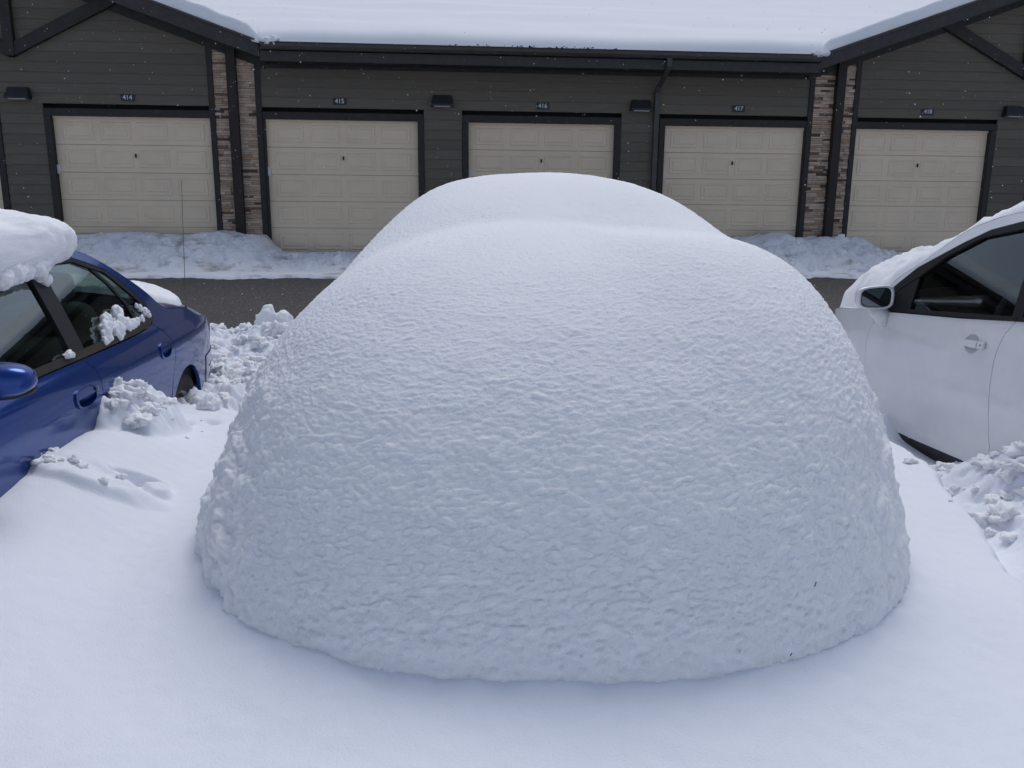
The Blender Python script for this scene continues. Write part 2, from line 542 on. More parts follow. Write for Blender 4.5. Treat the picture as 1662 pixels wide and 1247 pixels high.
# slumped flanks: push the lower outline about a little
big = pn(PX * 1.6, PD * 1.6, 0, 71)
T = top_height(PX, PD) + .03 * big
PZ = BASE + (T - BASE) * hf
px, pd, pz = PX * (1 + .035 * sstep(.18, -.20, PZ)), PD.copy(), PZ.copy()
P = np.stack([CAM[0] + (px + MC) * R2[0] + pd * A2[0], CAM[1] + (px + MC) * R2[1] + pd * A2[1], pz], -1)
def normals_of(P):
    a = np.gradient(P, axis=0)
    b = np.gradient(P, axis=1)
    n = np.cross(a, b)
    return n / np.maximum(np.linalg.norm(n, axis=-1, keepdims=True), 1e-9)
N = normals_of(P)
if N[NP // 3, NV // 2, 2] < 0:
    N = -N
ok = np.abs(N).sum(-1) < .1
N[ok] = (0, 0, 1)
N[:, -3:] = (0, 0, 1)
steep = np.clip(1 - N[..., 2], 0, 1)
wz = pz + .018 * pn(px * 9, pd * 9, pz * 9, 80)
wx = px + .02 * pn(px * 9, pd * 9, pz * 9, 81)
n1 = puff(wx * 23, pd * 38, wz * 60, 82)
n2 = puff(wx * 50, pd * 74, wz * 112, 83)
n3 = soft(wx * 78, pd * 85, wz * 120, 84)
n4 = pn(wx * 8, pd * 9, wz * 15, 86)
flank = sstep(.62, 1.0, np.abs(px) + .12 * pn(px * 3, pd * 3, pz * 3, 90)) * sstep(.55, .2, pz)
flank = flank * np.where(px < 0, 1.0, .75)
n0 = .5 + .9 * pn(px * 5.5, pd * 5.5, pz * 7, 85) + .55 * (soft(px * 12, pd * 12, pz * 14, 87) - .45) + .3 * (soft(px * 27, pd * 27, pz * 32, 89) - .45)
foot = sstep(-.24, -.16, pz)
disp = (n1 - .35) * (.0009 + .0076 * steep) + (n2 - .35) * (.0014 + .0056 * steep) + (n3 - .4) * (.0014 + .0016 * steep) + n4 * .006 * (.3 + steep) + .006 * pn(px * 3.1, pd * 3.1, pz * 4, 88)
disp = disp * (1 - .3 * flank) * (.35 + .65 * foot) + (n0 - .5) * .032 * flank * foot
edge_fade = sstep(0, .12, U)
disp = disp * (.5 + .5 * edge_fade)
up = np.array([0, 0, 1.])
D = N * disp[..., None] + up * (disp * .65 * steep)[..., None]
P = P + D
grid_obj('snow_blanket', P, M['snow'], buried, closed_u=True)
def ldz(x, d, z):
    return (CAM[0] + (x + MC) * R2[0] + d * A2[0], CAM[1] + (x + MC) * R2[1] + d * A2[1], z)
# the bit of dark cabin showing past the snow on the left flank
V, F = [], []
for d, xo, z0, z1 in ((4.15, -.89, .30, .575), (4.6, -.905, .30, .662), (5.1, -.90, .30, .69), (5.6, -.86, .30, .62)):
    V += [ldz(xo - .02, d, z0), ldz(xo, d, z1), ldz(xo + .25, d, z1 + .02), ldz(xo + .25, d, z0)]
for i in range(3):
    for k in range(4):
        F.append((i * 4 + k, i * 4 + (k + 1) % 4, i * 4 + 4 + (k + 1) % 4, i * 4 + 4 + k))
F += [(3, 2, 1, 0), (12, 13, 14, 15)]
mesh_obj('cabin_side', V, F, M['black'], buried)
# specks blown onto the snow
for k, (x, d, z, l) in enumerate(((.585, 1.835, .025, .012), (.52, 1.775, -.12, .007))):
    a = ldz(x, d - .035, z)
    V, F = tube_mesh([a, (a[0] + .003, a[1], a[2] + l)], .0012, 6)
    o = mesh_obj('twig', V, F, M['twig'])
    tag(o, ['tiny dark twig sticking up from the right front of the buried car', 'dark speck of debris low on the front of the buried car'][k], 'twig')

# loose chunks
def chunk(name, parts, label, cat, group=None, material='snow'):
    o = mesh_obj(name, *join_geo(parts), M[material], None, smooth=True)
    return tag(o, label, cat, group)
chunk('snow_chunk', [lump_geo((-2.20, -6.35, -.30), (.15, .11, .22), 5, .35, 1.6, 4), lump_geo((-2.05, -6.3, -.38), (.16, .13, .13), 6, .35, 1.8, 4)],
      'tall pointed chunk of snow standing at the road edge left of the buried car', 'snow chunk')
chunk('snow_chunk', [lump_geo((-2.62, -6.42, -.42), (.16, .12, .10), 8, .35, 1.8, 4)], 'rounded snow lump at the road edge just behind the blue sedan', 'snow chunk')

# ------------------------------------------------------------------ garage building
DW, DH = 2.44, 2.156
DOORS = {413: -10.00, 414: -6.70, 415: -3.405, 416: -.132, 417: 3.158, 418: 6.481, 419: 9.80}
PILLARS = [(-4.257, -3.4425), (5.607, 6.4837)]
APEX = (-7.17, 9.40)
SLOPE = .345
RX = (-3.35, 5.56)                    # foot of each rake on the gable overhang
RZ = 3.23
garage = empty('garage_building', (1.1, 0, 0))
tag(garage, 'long dark-sided garage block with beige doors, stone pillars and snowy roof', 'building')
XL, XR = -11.6, 14.2
def rake_z(x):
    """height of the rake's top edge over the wall at x; 3.21 across the middle"""
    if x < RX[0]:
        return RZ + SLOPE * min(RX[0] - x, x - (2 * APEX[0] - RX[0])) if x > 2 * APEX[0] - RX[0] else RZ
    if x > RX[1]:
        return RZ + SLOPE * min(x - RX[1], 2 * APEX[1] - RX[1] - x)
    return 3.20
# core behind the cladding
def core_poly():
    zt = lambda x: rake_z(x) - .16
    pts = [(XL, 0), (XR, 0), (XR, zt(XR)), (APEX[1], zt(APEX[1])), (RX[1], zt(RX[1] + .01)), (RX[1], 3.05), (RX[0], 3.05), (RX[0], zt(RX[0] - .01)), (APEX[0], zt(APEX[0])), (XL, zt(XL))]
    return [(x, .125, z) for x, z in pts]
prism('wall_core', core_poly(), (0, 7.0, 0), M['dark'], garage)

# siding: every board its own piece
ROW = .1545
blocks = [(x - .105, x + DW + .105, DH + .105) for x in DOORS.values()] + [(a, b, 9) for a, b in PILLARS]
sid_cache = {}
def siding_board(x0, x1, z0):
    key = round(x1 - x0, 3)
    if key not in sid_cache:
        L = x1 - x0
        me = bpy.data.meshes.new('siding_board')
        # cross-section: thick lower lip, thin top tucked behind the next board
        prof = [(-.021, 0), (-.021, .006), (-.0195, .010), (-.006, ROW + .012), (.02, ROW + .012), (.02, .0)]
        V = [(0, y, z) for y, z in prof] + [(L, y, z) for y, z in prof]
        n = len(prof)
        F = [list(range(n)), list(range(2 * n - 1, n - 1, -1))] + [(i, n + i, n + (i + 1) % n, (i + 1) % n) for i in range(n)]
        me.from_pydata(V, [], F)
        me.materials.append(M['siding'])
        sid_cache[key] = me
    o = bpy.data.objects.new('siding_board', sid_cache[key])
    link(o, garage)
    o.location = (x0 - 1.1, 0, z0)
    return o
z = .02
while z < 4.9:
    zm = z + ROW / 2
    ivs = [(XL, XR)]
    for a, b, h in blocks:
        if z + .03 < h:
            nv = []
            for p, q in ivs:
                if b <= p or a >= q: nv.append((p, q)); continue
                if a > p: nv.append((p, a))
                if b < q: nv.append((b, q))
            ivs = nv
    for p, q in ivs:
        # clip against eave / rakes
        xs_ = np.linspace(p, q, 400)
        keep = np.array([zm < rake_z(x) - .17 if (x < RX[0] or x > RX[1]) else z + ROW < 3.10 for x in xs_])
        if not keep.any(): continue
        run = []
        st = None
        for i, k in enumerate(keep):
            if k and st is None: st = i
            if st is not None and (not k or i == len(keep) - 1):
                run.append((xs_[st], xs_[i]))
                st = None
        for a, b in run:
            if b - a > .05: siding_board(a, b, z)
    z += ROW

# doors
SECH = DH / 5
def door_mesh_section():
    g = .0018
    me = bpy.data.meshes.new('door_section')
    prof = [(0, g), (-.006, g + .006), (-.006, SECH - g - .008), (0, SECH - g), (.035, SECH - g), (.035, g)]
    n = len(prof)
    V = [(0, y, z) for y, z in prof] + [(DW, y, z) for y, z in prof]
    F = [list(range(n)), list(range(2 * n - 1, n - 1, -1))] + [(i, n + i, n + (i + 1) % n, (i + 1) % n) for i in range(n)]
    me.from_pydata(V, [], F)
    me.materials.append(M['door'])
    return me
def door_mesh_panel(w=.475, h=.275):
    me = bpy.data.meshes.new('door_panel')
    rings = [(0, .0), (.009, -.008), (.019, -.008), (.029, -.0005), (.050, -.0005), (.066, -.010)]
    V, F = [], []
    for ins, y in rings:
        V += [(-w / 2 + ins, y, -h / 2 + ins), (w / 2 - ins, y, -h / 2 + ins), (w / 2 - ins, y, h / 2 - ins), (-w / 2 + ins, y, h / 2 - ins)]
    for r in range(len(rings) - 1):
        for k in range(4):
            F.append((r * 4 + k, r * 4 + (k + 1) % 4, r * 4 + 4 + (k + 1) % 4, r * 4 + 4 + k))
    n = len(V)
    F.append((n - 4, n - 3, n - 2, n - 1))
    me.from_pydata(V, [], F)
    me.materials.append(M['door'])
    return me
ME_SEC, ME_PAN = door_mesh_section(), door_mesh_panel()
ME_LOCK = None
def child(name, me, parent, loc):
    o = bpy.data.objects.new(name, me)
    link(o, parent)
    o.location = loc
    return o
for num, x0 in DOORS.items():
    d = bpy.data.objects.new('garage_door', None)
    link(d, garage)
    d.location = (x0 - 1.1, .075, 0)
    for i in range(5):
        child('door_section', ME_SEC, d, (0, 0, i * SECH))
        for k in range(4):
            child('door_panel', ME_PAN, d, (DW * (k + .5) / 4 * .94 + DW * .03, -.0072, (i + .5) * SECH))
    if ME_LOCK is None:
        lk = box('lock_handle', x0 + DW / 2 - .012, x0 + DW / 2 + .012, .045, .068, 1.53, 1.59, M['lock'], d, .004)
        ME_LOCK = lk.data
        sb = box('door_sensor', x0 - .02, x0 + .045, .02, .066, 1.27, 1.41, M['plastic_white'], d, .006)
        ME_SENS = sb.data
    else:
        child('lock_handle', ME_LOCK, d, (0, 0, 0))
        child('door_sensor', ME_SENS, d, (0, 0, 0))
    # frame boards: left, right, head (proud of the siding, returning to the door as the reveal)
    t = .10
    fr = bpy.data.objects.new('door_frame', None)
    link(fr, garage)
    fr.location = (0, 0, 0)
    for nm, (a, b, c, e) in dict(jamb=(x0 - t, x0, -.02, DH), jamb_=(x0 + DW, x0 + DW + t, -.02, DH)).items():
        lo, hi = a, b
        for pa, pb in PILLARS:                     # the pillar's own edge boards stand in there
            if pa < (a + b) / 2 < pb: lo = hi
        if hi > lo:
            box('jamb_board', lo, hi, -.034, .12, c, e + .0, M['trim'], fr, .004)
        else:
            box('jamb_board', (x0 - .038 if a < x0 else x0 + DW), (x0 if a < x0 else x0 + DW + .008), -.012, .12, c, e, M['trim'], fr)
    box('head_board', max(x0 - t, x0 - t if num not in (415, 418) else x0 - .03), (x0 + DW + t if num not in (414, 417) else x0 + DW + .005), -.036, .12, DH, DH + .11, M['trim'], fr, .004)
    box('door_stop', x0, x0 + DW, .045, .062, DH - .035, DH - .001, M['door'], fr)

# pillars: edge boards, post and split-face stone
stones = []
for pi, (a, b) in enumerate(PILLARS):
    pl = bpy.data.objects.new('stone_pillar', None)
    link(pl, garage)
    def top(x): return rake_z(min(x, RX[0] - .02) if pi == 0 else max(x, RX[1] + .02)) - .12
    def board(nm, x0, x1, y0, y1, material):
        V = [(x0, y0, -.03), (x1, y0, -.03), (x1, y1, -.03), (x0, y1, -.03), (x0, y0, top(x0)), (x1, y0, top(x1)), (x1, y1, top(x1)), (x0, y1, top(x0))]
        return mesh_obj(nm, V, BOXF, material, pl)
    pw_ = .142
    pc = a + .388 if pi == 0 else a + .507
    board('edge_board', a, a + .086, -.04, .12, M['trim'])
    board('edge_board', b - .086, b, -.04, .12, M['trim'])
    board('pillar_core', a + .09, b - .09, .0, .11, M['post'])
    board('post', pc - pw_ / 2, pc + pw_ / 2, -.13, .0, M['post'])
    for (p, q) in ((a + .087, pc - pw_ / 2 - .001), (pc + pw_ / 2 + .001, b - .087)):
        z = .0
        while z < 3.6:
            h = random.choice([.028, .034, .04, .045, .05])
            x = p
            while x < q - .002:
                w = min(random.uniform(.07, .24), q - x)
                if q - x - w < .04: w = q - x
                if z + h < top((x + w / 2)) - .02:
                    stones.append((pl, x + .0012, x + w - .0012, -random.uniform(.006, .034), z, z + h - .0025, random.choices(range(8), [5, 6, 4, 4, 5, 2, 1.4, 1.5])[0]))
                x += w
            z += h
def stone_geo(x0, x1, y, z0, z1):
    j = lambda s: random.uniform(-s, s)
    V = [(x0, y + j(.004), z0 + abs(j(.002))), (x1, y + j(.004), z0 + abs(j(.002))), (x1, .004, z0), (x0, .004, z0), (x0 + abs(j(.003)), y + j(.004), z1 - abs(j(.003))), (x1 - abs(j(.003)), y + j(.004), z1 - abs(j(.003))), (x1, .004, z1), (x0, .004, z1)]
    return V, BOXF
stones.sort(key=lambda s: -(s[2] - s[1]) * (s[5] - s[4]) * (1 if s[4] > .25 else 0))
rest = {}
for i, (pl, x0, x1, y, z0, z1, ci) in enumerate(stones):
    if i < 300:
        V, F = stone_geo(x0, x1, y, z0, z1)
        mesh_obj('stone', V, F, STONES[ci], pl)
    else:
        rest.setdefault(pl.name, (pl, []))[1].append((*stone_geo(x0, x1, y, z0, z1), ci))
for pl, L in rest.values():
    V, F = join_geo([(v, f) for v, f, c in L])
    o = mesh_obj('small_stones', V, F, STONES[0], pl)
    for mm in STONES[1:]: o.data.materials.append(mm)
    ids = []
    for v, f, c in L: ids += [c] * 6
    o.data.polygons.foreach_set('material_index', ids)
    o['kind'] = 'stuff'

# rakes, braces, eave, gutter, downspout
def beam(name, p0, p1, width, y0, y1, material, parent=garage, up=True):
    """flat board in the wall plane from p0 to p1 (x, z) hanging 'width' below that line"""
    (xa, za), (xb, zb) = p0, p1
    V = [(xa, y0, za - width), (xb, y0, zb - width), (xb, y1, zb - width), (xa, y1, za - width), (xa, y0, za), (xb, y0, zb), (xb, y1, zb), (xa, y1, za)]
    return mesh_obj(name, V, BOXF, material, parent)
OV = -.45
for s, (ax, rx) in zip((1, -1), zip(APEX, RX)):
    hx = abs(ax - rx)
    for sg in (1, -1):
        x_f = ax + sg * hx
        zt = RZ + SLOPE * hx
        beam('rake_fascia', (ax, zt), (x_f, RZ), .205, OV - .025, OV, M['fascia'])
        beam('rake_trim', (ax, zt + .035), (x_f + sg * .03, RZ + .035 - SLOPE * .03), .034, OV - .045, OV + .02, M['gutter'])
        beam('rake_soffit', (ax, zt - .15), (x_f, RZ - .15), .02, OV, .0, M['trim'])
        beam('rake_roof_deck', (ax, zt + .0), (x_f, RZ + .0), .10, OV + .001, 7.0, M['trim'])
        beam('frieze_board', (ax, zt - .165), (x_f, RZ - .165), .15, -.042, .0, M['trim'])
        # brace of the gable truss
        bx0, bx1 = ax + sg * .02, ax + sg * 1.62
        bz0, bz1 = 3.10, 3.10 + 1.6 * .50
        beam('gable_brace', (bx0, bz0 + .10), (bx1, bz1 + .10), .20, -.10, -.022, M['trim'])
    box('king_post', ax - .075, ax + .075, -.115, -.02, 3.02, RZ + SLOPE * hx - .18, M['trim'], garage)
# main roof and its eave
EY = -.50
x0, x1 = RX[0] + .02, RX[1] - .02
RS = .333
V = [(x0, EY, 3.17), (x1, EY, 3.17), (XR, 7.5, 3.17 + RS * 8), (XL, 7.5, 3.17 + RS * 8)]
mesh_obj('roof_deck', [(a, b, c - .06) for a, b, c in V] + V, BOXF, M['trim'], garage)
box('eave_fascia', x0, x1, EY, EY + .03, 2.965, 3.12, M['fascia'], garage)
box('eave_soffit', x0, x1, EY + .03, .0, 2.985, 3.0, M['trim'], garage)
box('eave_frieze', x0, x1, -.04, .0, 2.93, 2.984, M['trim'], garage)
prof = [(-.005, 3.225), (-.125, 3.225), (-.130, 3.205), (-.118, 3.165), (-.085, 3.125), (-.005, 3.12)]
prism('gutter', [(x0 + .03, EY + y, z) for y, z in prof], (x1 - x0 - .06, 0, 0), M['gutter'], garage)
box('gutter_lip', x0 + .03, x1 - .03, EY - .137, EY - .12, 3.208, 3.226, M['trim'], garage)
def sq_pipe(name, pts, w, h, material, parent):
    V, F = [], []
    for i, p in enumerate(pts):
        p = Vector(p)
        for dx, dy in ((-w, -h), (w, -h), (w, h), (-w, h)):
            V.append((p.x + dx, p.y + dy, p.z))
    for i in range(len(pts) - 1):
        for k in range(4):
            F.append((i * 4 + k, i * 4 + (k + 1) % 4, i * 4 + 4 + (k + 1) % 4, i * 4 + 4 + k))
    F += [(3, 2, 1, 0), tuple(len(V) - 4 + k for k in range(4))]
    return mesh_obj(name, V, F, material, parent)
sq_pipe('downspout', [(3.03, EY - .06, 3.13), (3.03, EY - .06, 3.0), (3.02, EY + .0, 2.93), (2.99, -.12, 2.74), (2.985, -.075, 2.66), (2.985, -.075, .05)], .038, .030, M['gutter'], garage)

# snow on the roof
def roof_snow():
    xs = np.concatenate([np.linspace(XL, x0 - .03, 60), np.linspace(x0 - .02, x1 + .02, 420), np.linspace(x1 + .03, XR, 60)])
    out = np.clip(np.maximum(x0 - xs, xs - x1), 0, 3.9)[:, None]
    ys = np.concatenate([np.zeros(14), np.linspace(0, 1, 90) ** 1.5])
    X, T = np.meshgrid(xs, ys, indexing='ij')
    vy = out * SLOPE / RS                      # valley line where the gables run in
    Yb = EY - .10 + vy + T * (7.6 - vy)
    thick = .27 + .05 * pn(X * .7, Yb * .7, 0, 3) + .04 * pn(X * .25, Yb * 1.6, 0, 5)
    zroof = 3.17 + RS * (Yb - EY)
    edge = np.ones_like(X)
    Z = zroof + thick * (1 - np.exp(-(T * 7.6) / .13)) ** .6
    # the cut front face: rounded, with crumbs
    j = np.arange(14)
    ph = (j / 13.) * math.pi / 2
    fr = pn(X * 9, 0, 0, 8) * .02 + pn(X * 31, 0, 0, 8) * .008
    for q in range(14):
        Yb[:, q] = EY - .115 + vy[:, 0] + .10 * (1 - math.sin(ph[q])) * 0 + .02 * math.cos(ph[q]) + fr[:, q] * (1 - q / 13.)
        Z[:, q] = 3.205 + vy[:, 0] * RS + .02 * (1 - q / 13.) * 0 + q / 13. * .02 + pn(xs * 14, 3, 0, 9) * .012 * (1 - q / 13.)
    Z[:, 14:] = np.maximum(Z[:, 14:], 3.225 + vy * RS)
    return np.stack([X, Yb, Z], -1)
o = grid_obj('roof_snow', roof_snow(), M['snow_roof'])
tag(o, 'smooth deep white snow covering the middle roof above the gutter', 'roof snow')
def gable_snow(ax, rx):
    hx = abs(ax - rx)
    u = np.linspace(-1, 1, 360)
    Y1 = 7.2
    v = np.concatenate([np.linspace(0, 1, 26), 1 + np.linspace(0, 1, 24)[1:] ** 1.5])
    Ug, Vg = np.meshgrid(u, v, indexing='ij')
    Xg = ax + Ug * (hx + .05)
    zr = RZ + .03 + SLOPE * (hx - np.abs(Xg - ax))
    thick = .20 + .035 * pn(Xg * 1.1, 0, 0, 14) + .02 * pn(Xg * 4, 0, 0, 15)
    thick = thick * np.clip((1.0 - np.abs(Ug)) / .05, 0.02, 1) ** .5
    ph = np.clip(Vg, 0, 1) * math.pi / 2
    Yg = OV - .03 + .035 * pn(Xg * 3, Vg, 0, 16) - .06 * np.sin(ph * 1.15) * thick / .2 + .10 * (1 - np.cos(ph)) + np.clip(Vg - 1, 0, 1) * Y1
    Zg = zr + thick * np.sin(ph) + .02 * pn(Xg * 1.2, Yg * 1.2, 0, 17) * np.clip(Vg - 1, 0, 1)
    return np.stack([Xg, Yg, Zg], -1)
for k, (ax, rx) in enumerate(zip(APEX, RX)):
    o = grid_obj('gable_snow', gable_snow(ax, rx), M['snow_roof'])
    tag(o, ['snow layer along the sloping gable edge above door 414', 'snow layer along the sloping gable edge above door 418'][k], 'roof snow', 'snow on the gables')
# crumbs of snow stuck on the gutter ends
chunk('snow_lump', [lump_geo((x0 + .10, EY - .10, 3.24), (.09, .07, .05), 21, .5, 2, 3), lump_geo((x0 + .25, EY - .10, 3.25), (.06, .05, .06), 22, .5, 2, 3)], 'ragged lump of snow on the left end of the gutter', 'snow lump')
chunk('snow_lump', [lump_geo((x1 - .10, EY - .10, 3.24), (.10, .07, .045), 23, .5, 2, 3), lump_geo((x1 + .06, EY - .02, 3.27), (.08, .06, .05), 24, .5, 2, 3)], 'ragged lump of snow on the right end of the gutter', 'snow lump')

# leaf litter caught along the snow edge above the gutter
parts = []
for k in range(46):
    xk = random.choice([random.gauss(.75, .25), random.gauss(1.45, .2), random.uniform(-.6, 2.2)])
    zk = 3.222 + abs(random.gauss(0, .012))
    V = [(xk, EY - .125, zk), (xk + random.uniform(.01, .05), EY - .12, zk + random.uniform(-.008, .012)), (xk + .012, EY - .135, zk + random.uniform(.006, .022)), (xk + .01, EY - .10, zk)]
    parts.append((V, [(0, 1, 2), (0, 3, 1), (1, 3, 2), (2, 3, 0)]))
tag(mesh_obj('leaf_litter', *join_geo(parts), M['twig']), 'dark leaf litter caught in the snow along the gutter', 'leaves', kind='stuff')

# number plaques
for num, (x, z) in {414: (-5.50, 2.441), 415: (-2.205, 2.443), 416: (1.088, 2.427), 417: (4.40, 2.441), 418: (7.73, 2.447)}.items():
    e = empty('number_sign', (x, -.024, z))
    tag(e, 'small dark plaque reading %d above %s' % (num, {414: 'the leftmost garage door', 415: 'the door right of the left stone pillar', 416: 'the middle garage door', 417: 'the door left of the right stone pillar', 418: 'the rightmost garage door'}[num]), 'sign', 'door number plaques')
    box('plate', x - .105, x + .105, -.034, -.018, z - .052, z + .052, M['plaque'], e, .003)
    cu = bpy.data.curves.new('digits', 'FONT')
    cu.body = str(num)
    cu.size = .098
    cu.align_x, cu.align_y = 'CENTER', 'CENTER'
    cu.extrude = .0015
    cu.offset = .0012
    tmp = bpy.data.objects.new('tmp', cu)
    COL.objects.link(tmp)
    dg = bpy.context.evaluated_depsgraph_get()
    me = bpy.data.meshes.new_from_object(tmp.evaluated_get(dg))
    bpy.data.objects.remove(tmp)
    me.materials.clear()
    me.materials.append(M['digit'])
    o = bpy.data.objects.new('digits', me)
    link(o, e)
    o.location = (0, -.0125, 0)
    o.rotation_euler = (R(90), 0, 0)

# wall lamps
def wall_lamp(x, z, label):
    e = empty('wall_lamp', (x, 0, z))
    tag(e, label, 'lamp', 'wall lamps on the garage')
    w0, w1 = .155, .185
    V = [(x - w1, -.02, z - .085), (x + w1, -.02, z - .085), (x + w1, -.17, z - .085), (x - w1, -.17, z - .085),
         (x - w0, -.02, z + .085), (x + w0, -.02, z + .085), (x + w0 * .95, -.10, z + .085), (x - w0 * .95, -.10, z + .085),
         (x - w1, -.17, z - .06), (x + w1, -.17, z - .06)]
    F = [(0, 1, 2, 3), (4, 7, 6, 5), (0, 4, 5, 1), (3, 2, 9, 8), (8, 9, 6, 7), (1, 5, 6, 9, 2), (0, 3, 8, 7, 4)]
    o = mesh_obj('housing', V, F, M['lamp'], e)
    bm = bmesh.new(); bm.from_mesh(o.data)
    bmesh.ops.recalc_face_normals(bm, faces=bm.faces[:])
    bmesh.ops.bevel(bm, geom=bm.edges[:], offset=.006, segments=2, affect='EDGES')
    bm.to_mesh(o.data); bm.free()
    box('lens', x - .13, x + .13, -.150, -.05, z - .100, z - .083, M['lens'], e, .004)
    box('back_box', x - .09, x + .09, -.021, .0, z - .07, z + .07, M['lamp'], e)
wall_lamp(-7.12, 2.475, 'black box wall lamp left of door 414')
wall_lamp(-.56, 2.475, 'black box wall lamp between doors 415 and 416')
wall_lamp(2.72, 2.46, 'black box wall lamp between doors 416 and 417 beside the downspout')
wall_lamp(9.25, 2.475, 'black box wall lamp right of door 418')

# snow banks ploughed up against the garages
crest = smooth_table([-12, -8, -6.3, -5.6, -4.7, -4.05, -3.75, -3.5, -3.3, -3.1, -2.4, -1.6, -1.0, 3.6, 4.2, 4.48, 4.7, 5.0, 5.25, 5.4, 6.0, 6.3, 6.42, 6.6, 6.95, 7.6, 9, 14],
                     [.2, .22, .29, .34, .29, .37, .31, .30, .10, .0, -.03, -.04, -.06, -.06, .12, .30, .31, .39, .33, .29, .31, .31, .25, .11, .05, .03, .03, .05], 3000)
def bank(xa, xb, seed, label):
    nx = int((xb - xa) / .017)
    X, Y = np.meshgrid(np.linspace(xa, xb, nx), np.linspace(-2.75, -.045, 170), indexing='ij')
    fade = sstep(xa, xa + .5, X) * sstep(xb, xb - .5, X)
    c = crest(X)
    g = zg(Y)
    t = np.clip((Y + 2.15 + .12 * pn(X * 1.5, 0, 0, seed)) / 1.65, 0, 1)
    prof = np.where(t > 0, .10 * sstep(0, .12, t) + .90 * sstep(.05, .95, t), 0)
    h = g + np.maximum(c - g, .06) * prof
    lm = rough_lumps(X, Y, seed + 3)
    front = sstep(0, .2, t) * sstep(1.02, .55, t)
    h = h + lm * (.85 * front + .18 * sstep(.5, 1, t) * sstep(-.02, .1, c)) - .03 * front
    slush = sstep(-2.50 + 0, -2.36, Y + .30 * pn(X * 1.3, 0, 0, seed + 1) + .10 * pn(X * 7, Y * 5, 0, seed + 2)) * (1 - sstep(0, .1, t))
    h = h + slush * (.035 + .25 * lm * .25) - (1 - np.maximum(slush, sstep(0, .05, t))) * .04
    h = h * fade + (g - .05) * (1 - fade)
    rr = np.random.default_rng(seed)
    parts = []
    for k in range(int((xb - xa) * 26)):
        i, j = rr.integers(20, nx - 20), int(np.clip(rr.normal(62, 24), 30, 150))
        if h[i, j] - g[i, j] < .05: continue
        r = .018 + .075 * rr.random() ** 2.5
        parts.append(lump_geo((X[i, j], Y[i, j], h[i, j] + r * .15), (r * rr.uniform(.8, 1.4), r * rr.uniform(.7, 1.2), r * rr.uniform(.6, 1.)), seed + k, .42, 1.5, 3, .6, rr.uniform(0, 3)))
    tag(mesh_obj('snow_rubble', *join_geo(parts), M['snow_dirty'], None, smooth=True), 'broken lumps on the ' + label, 'snow', kind='stuff')
    o = grid_obj('snow_bank', np.stack([X, Y, h], -1), M['snow_dirty'])
    return tag(o, label, 'snow bank', 'ploughed snow banks along the garages')
bank(-9.5, -.3, 101, 'long dirty snow bank along the garages behind the blue sedan')
bank(3.7, 10.5, 131, 'short snow bank below the right stone pillar behind the white car')

# ------------------------------------------------------------------ cars
def inset(poly, d):
    P = np.array(poly, float)
    n = len(P)
    area = .5 * sum(P[i][0] * P[(i + 1) % n][1] - P[(i + 1) % n][0] * P[i][1] for i in range(n))
    sg = 1 if area > 0 else -1
    out = []
    for i in range(n):
        e0 = P[i] - P[i - 1]
        e1 = P[(i + 1) % n] - P[i]
        n0 = np.array([-e0[1], e0[0]]) / (np.linalg.norm(e0) + 1e-9) * sg
        n1 = np.array([-e1[1], e1[0]]) / (np.linalg.norm(e1) + 1e-9) * sg
        b = n0 + n1
        L = np.linalg.norm(b)
        b = b / max(L, .3)
        k = 1 / max(np.dot(b, n0), .5)
        out.append(P[i] + b * d * k)
    return np.array(out)

def resample(poly, step):
    out = []
    n = len(poly)
    for i in range(n):
        a, b = np.array(poly[i], float), np.array(poly[(i + 1) % n], float)
        k = max(1, int(np.linalg.norm(b - a) / step))
        for j in range(k):
            out.append(a + (b - a) * j / k)
    return out

def inside(p, poly):
    x, y = p
    a, b = np.asarray(poly), np.roll(np.asarray(poly), -1, 0)
    c = (a[:, 1] > y) != (b[:, 1] > y)
    xi = a[:, 0] + (y - a[:, 1]) * (b[:, 0] - a[:, 0]) / np.where(c, b[:, 1] - a[:, 1], 1)
    return bool(np.sum(c & (x < xi)) % 2)

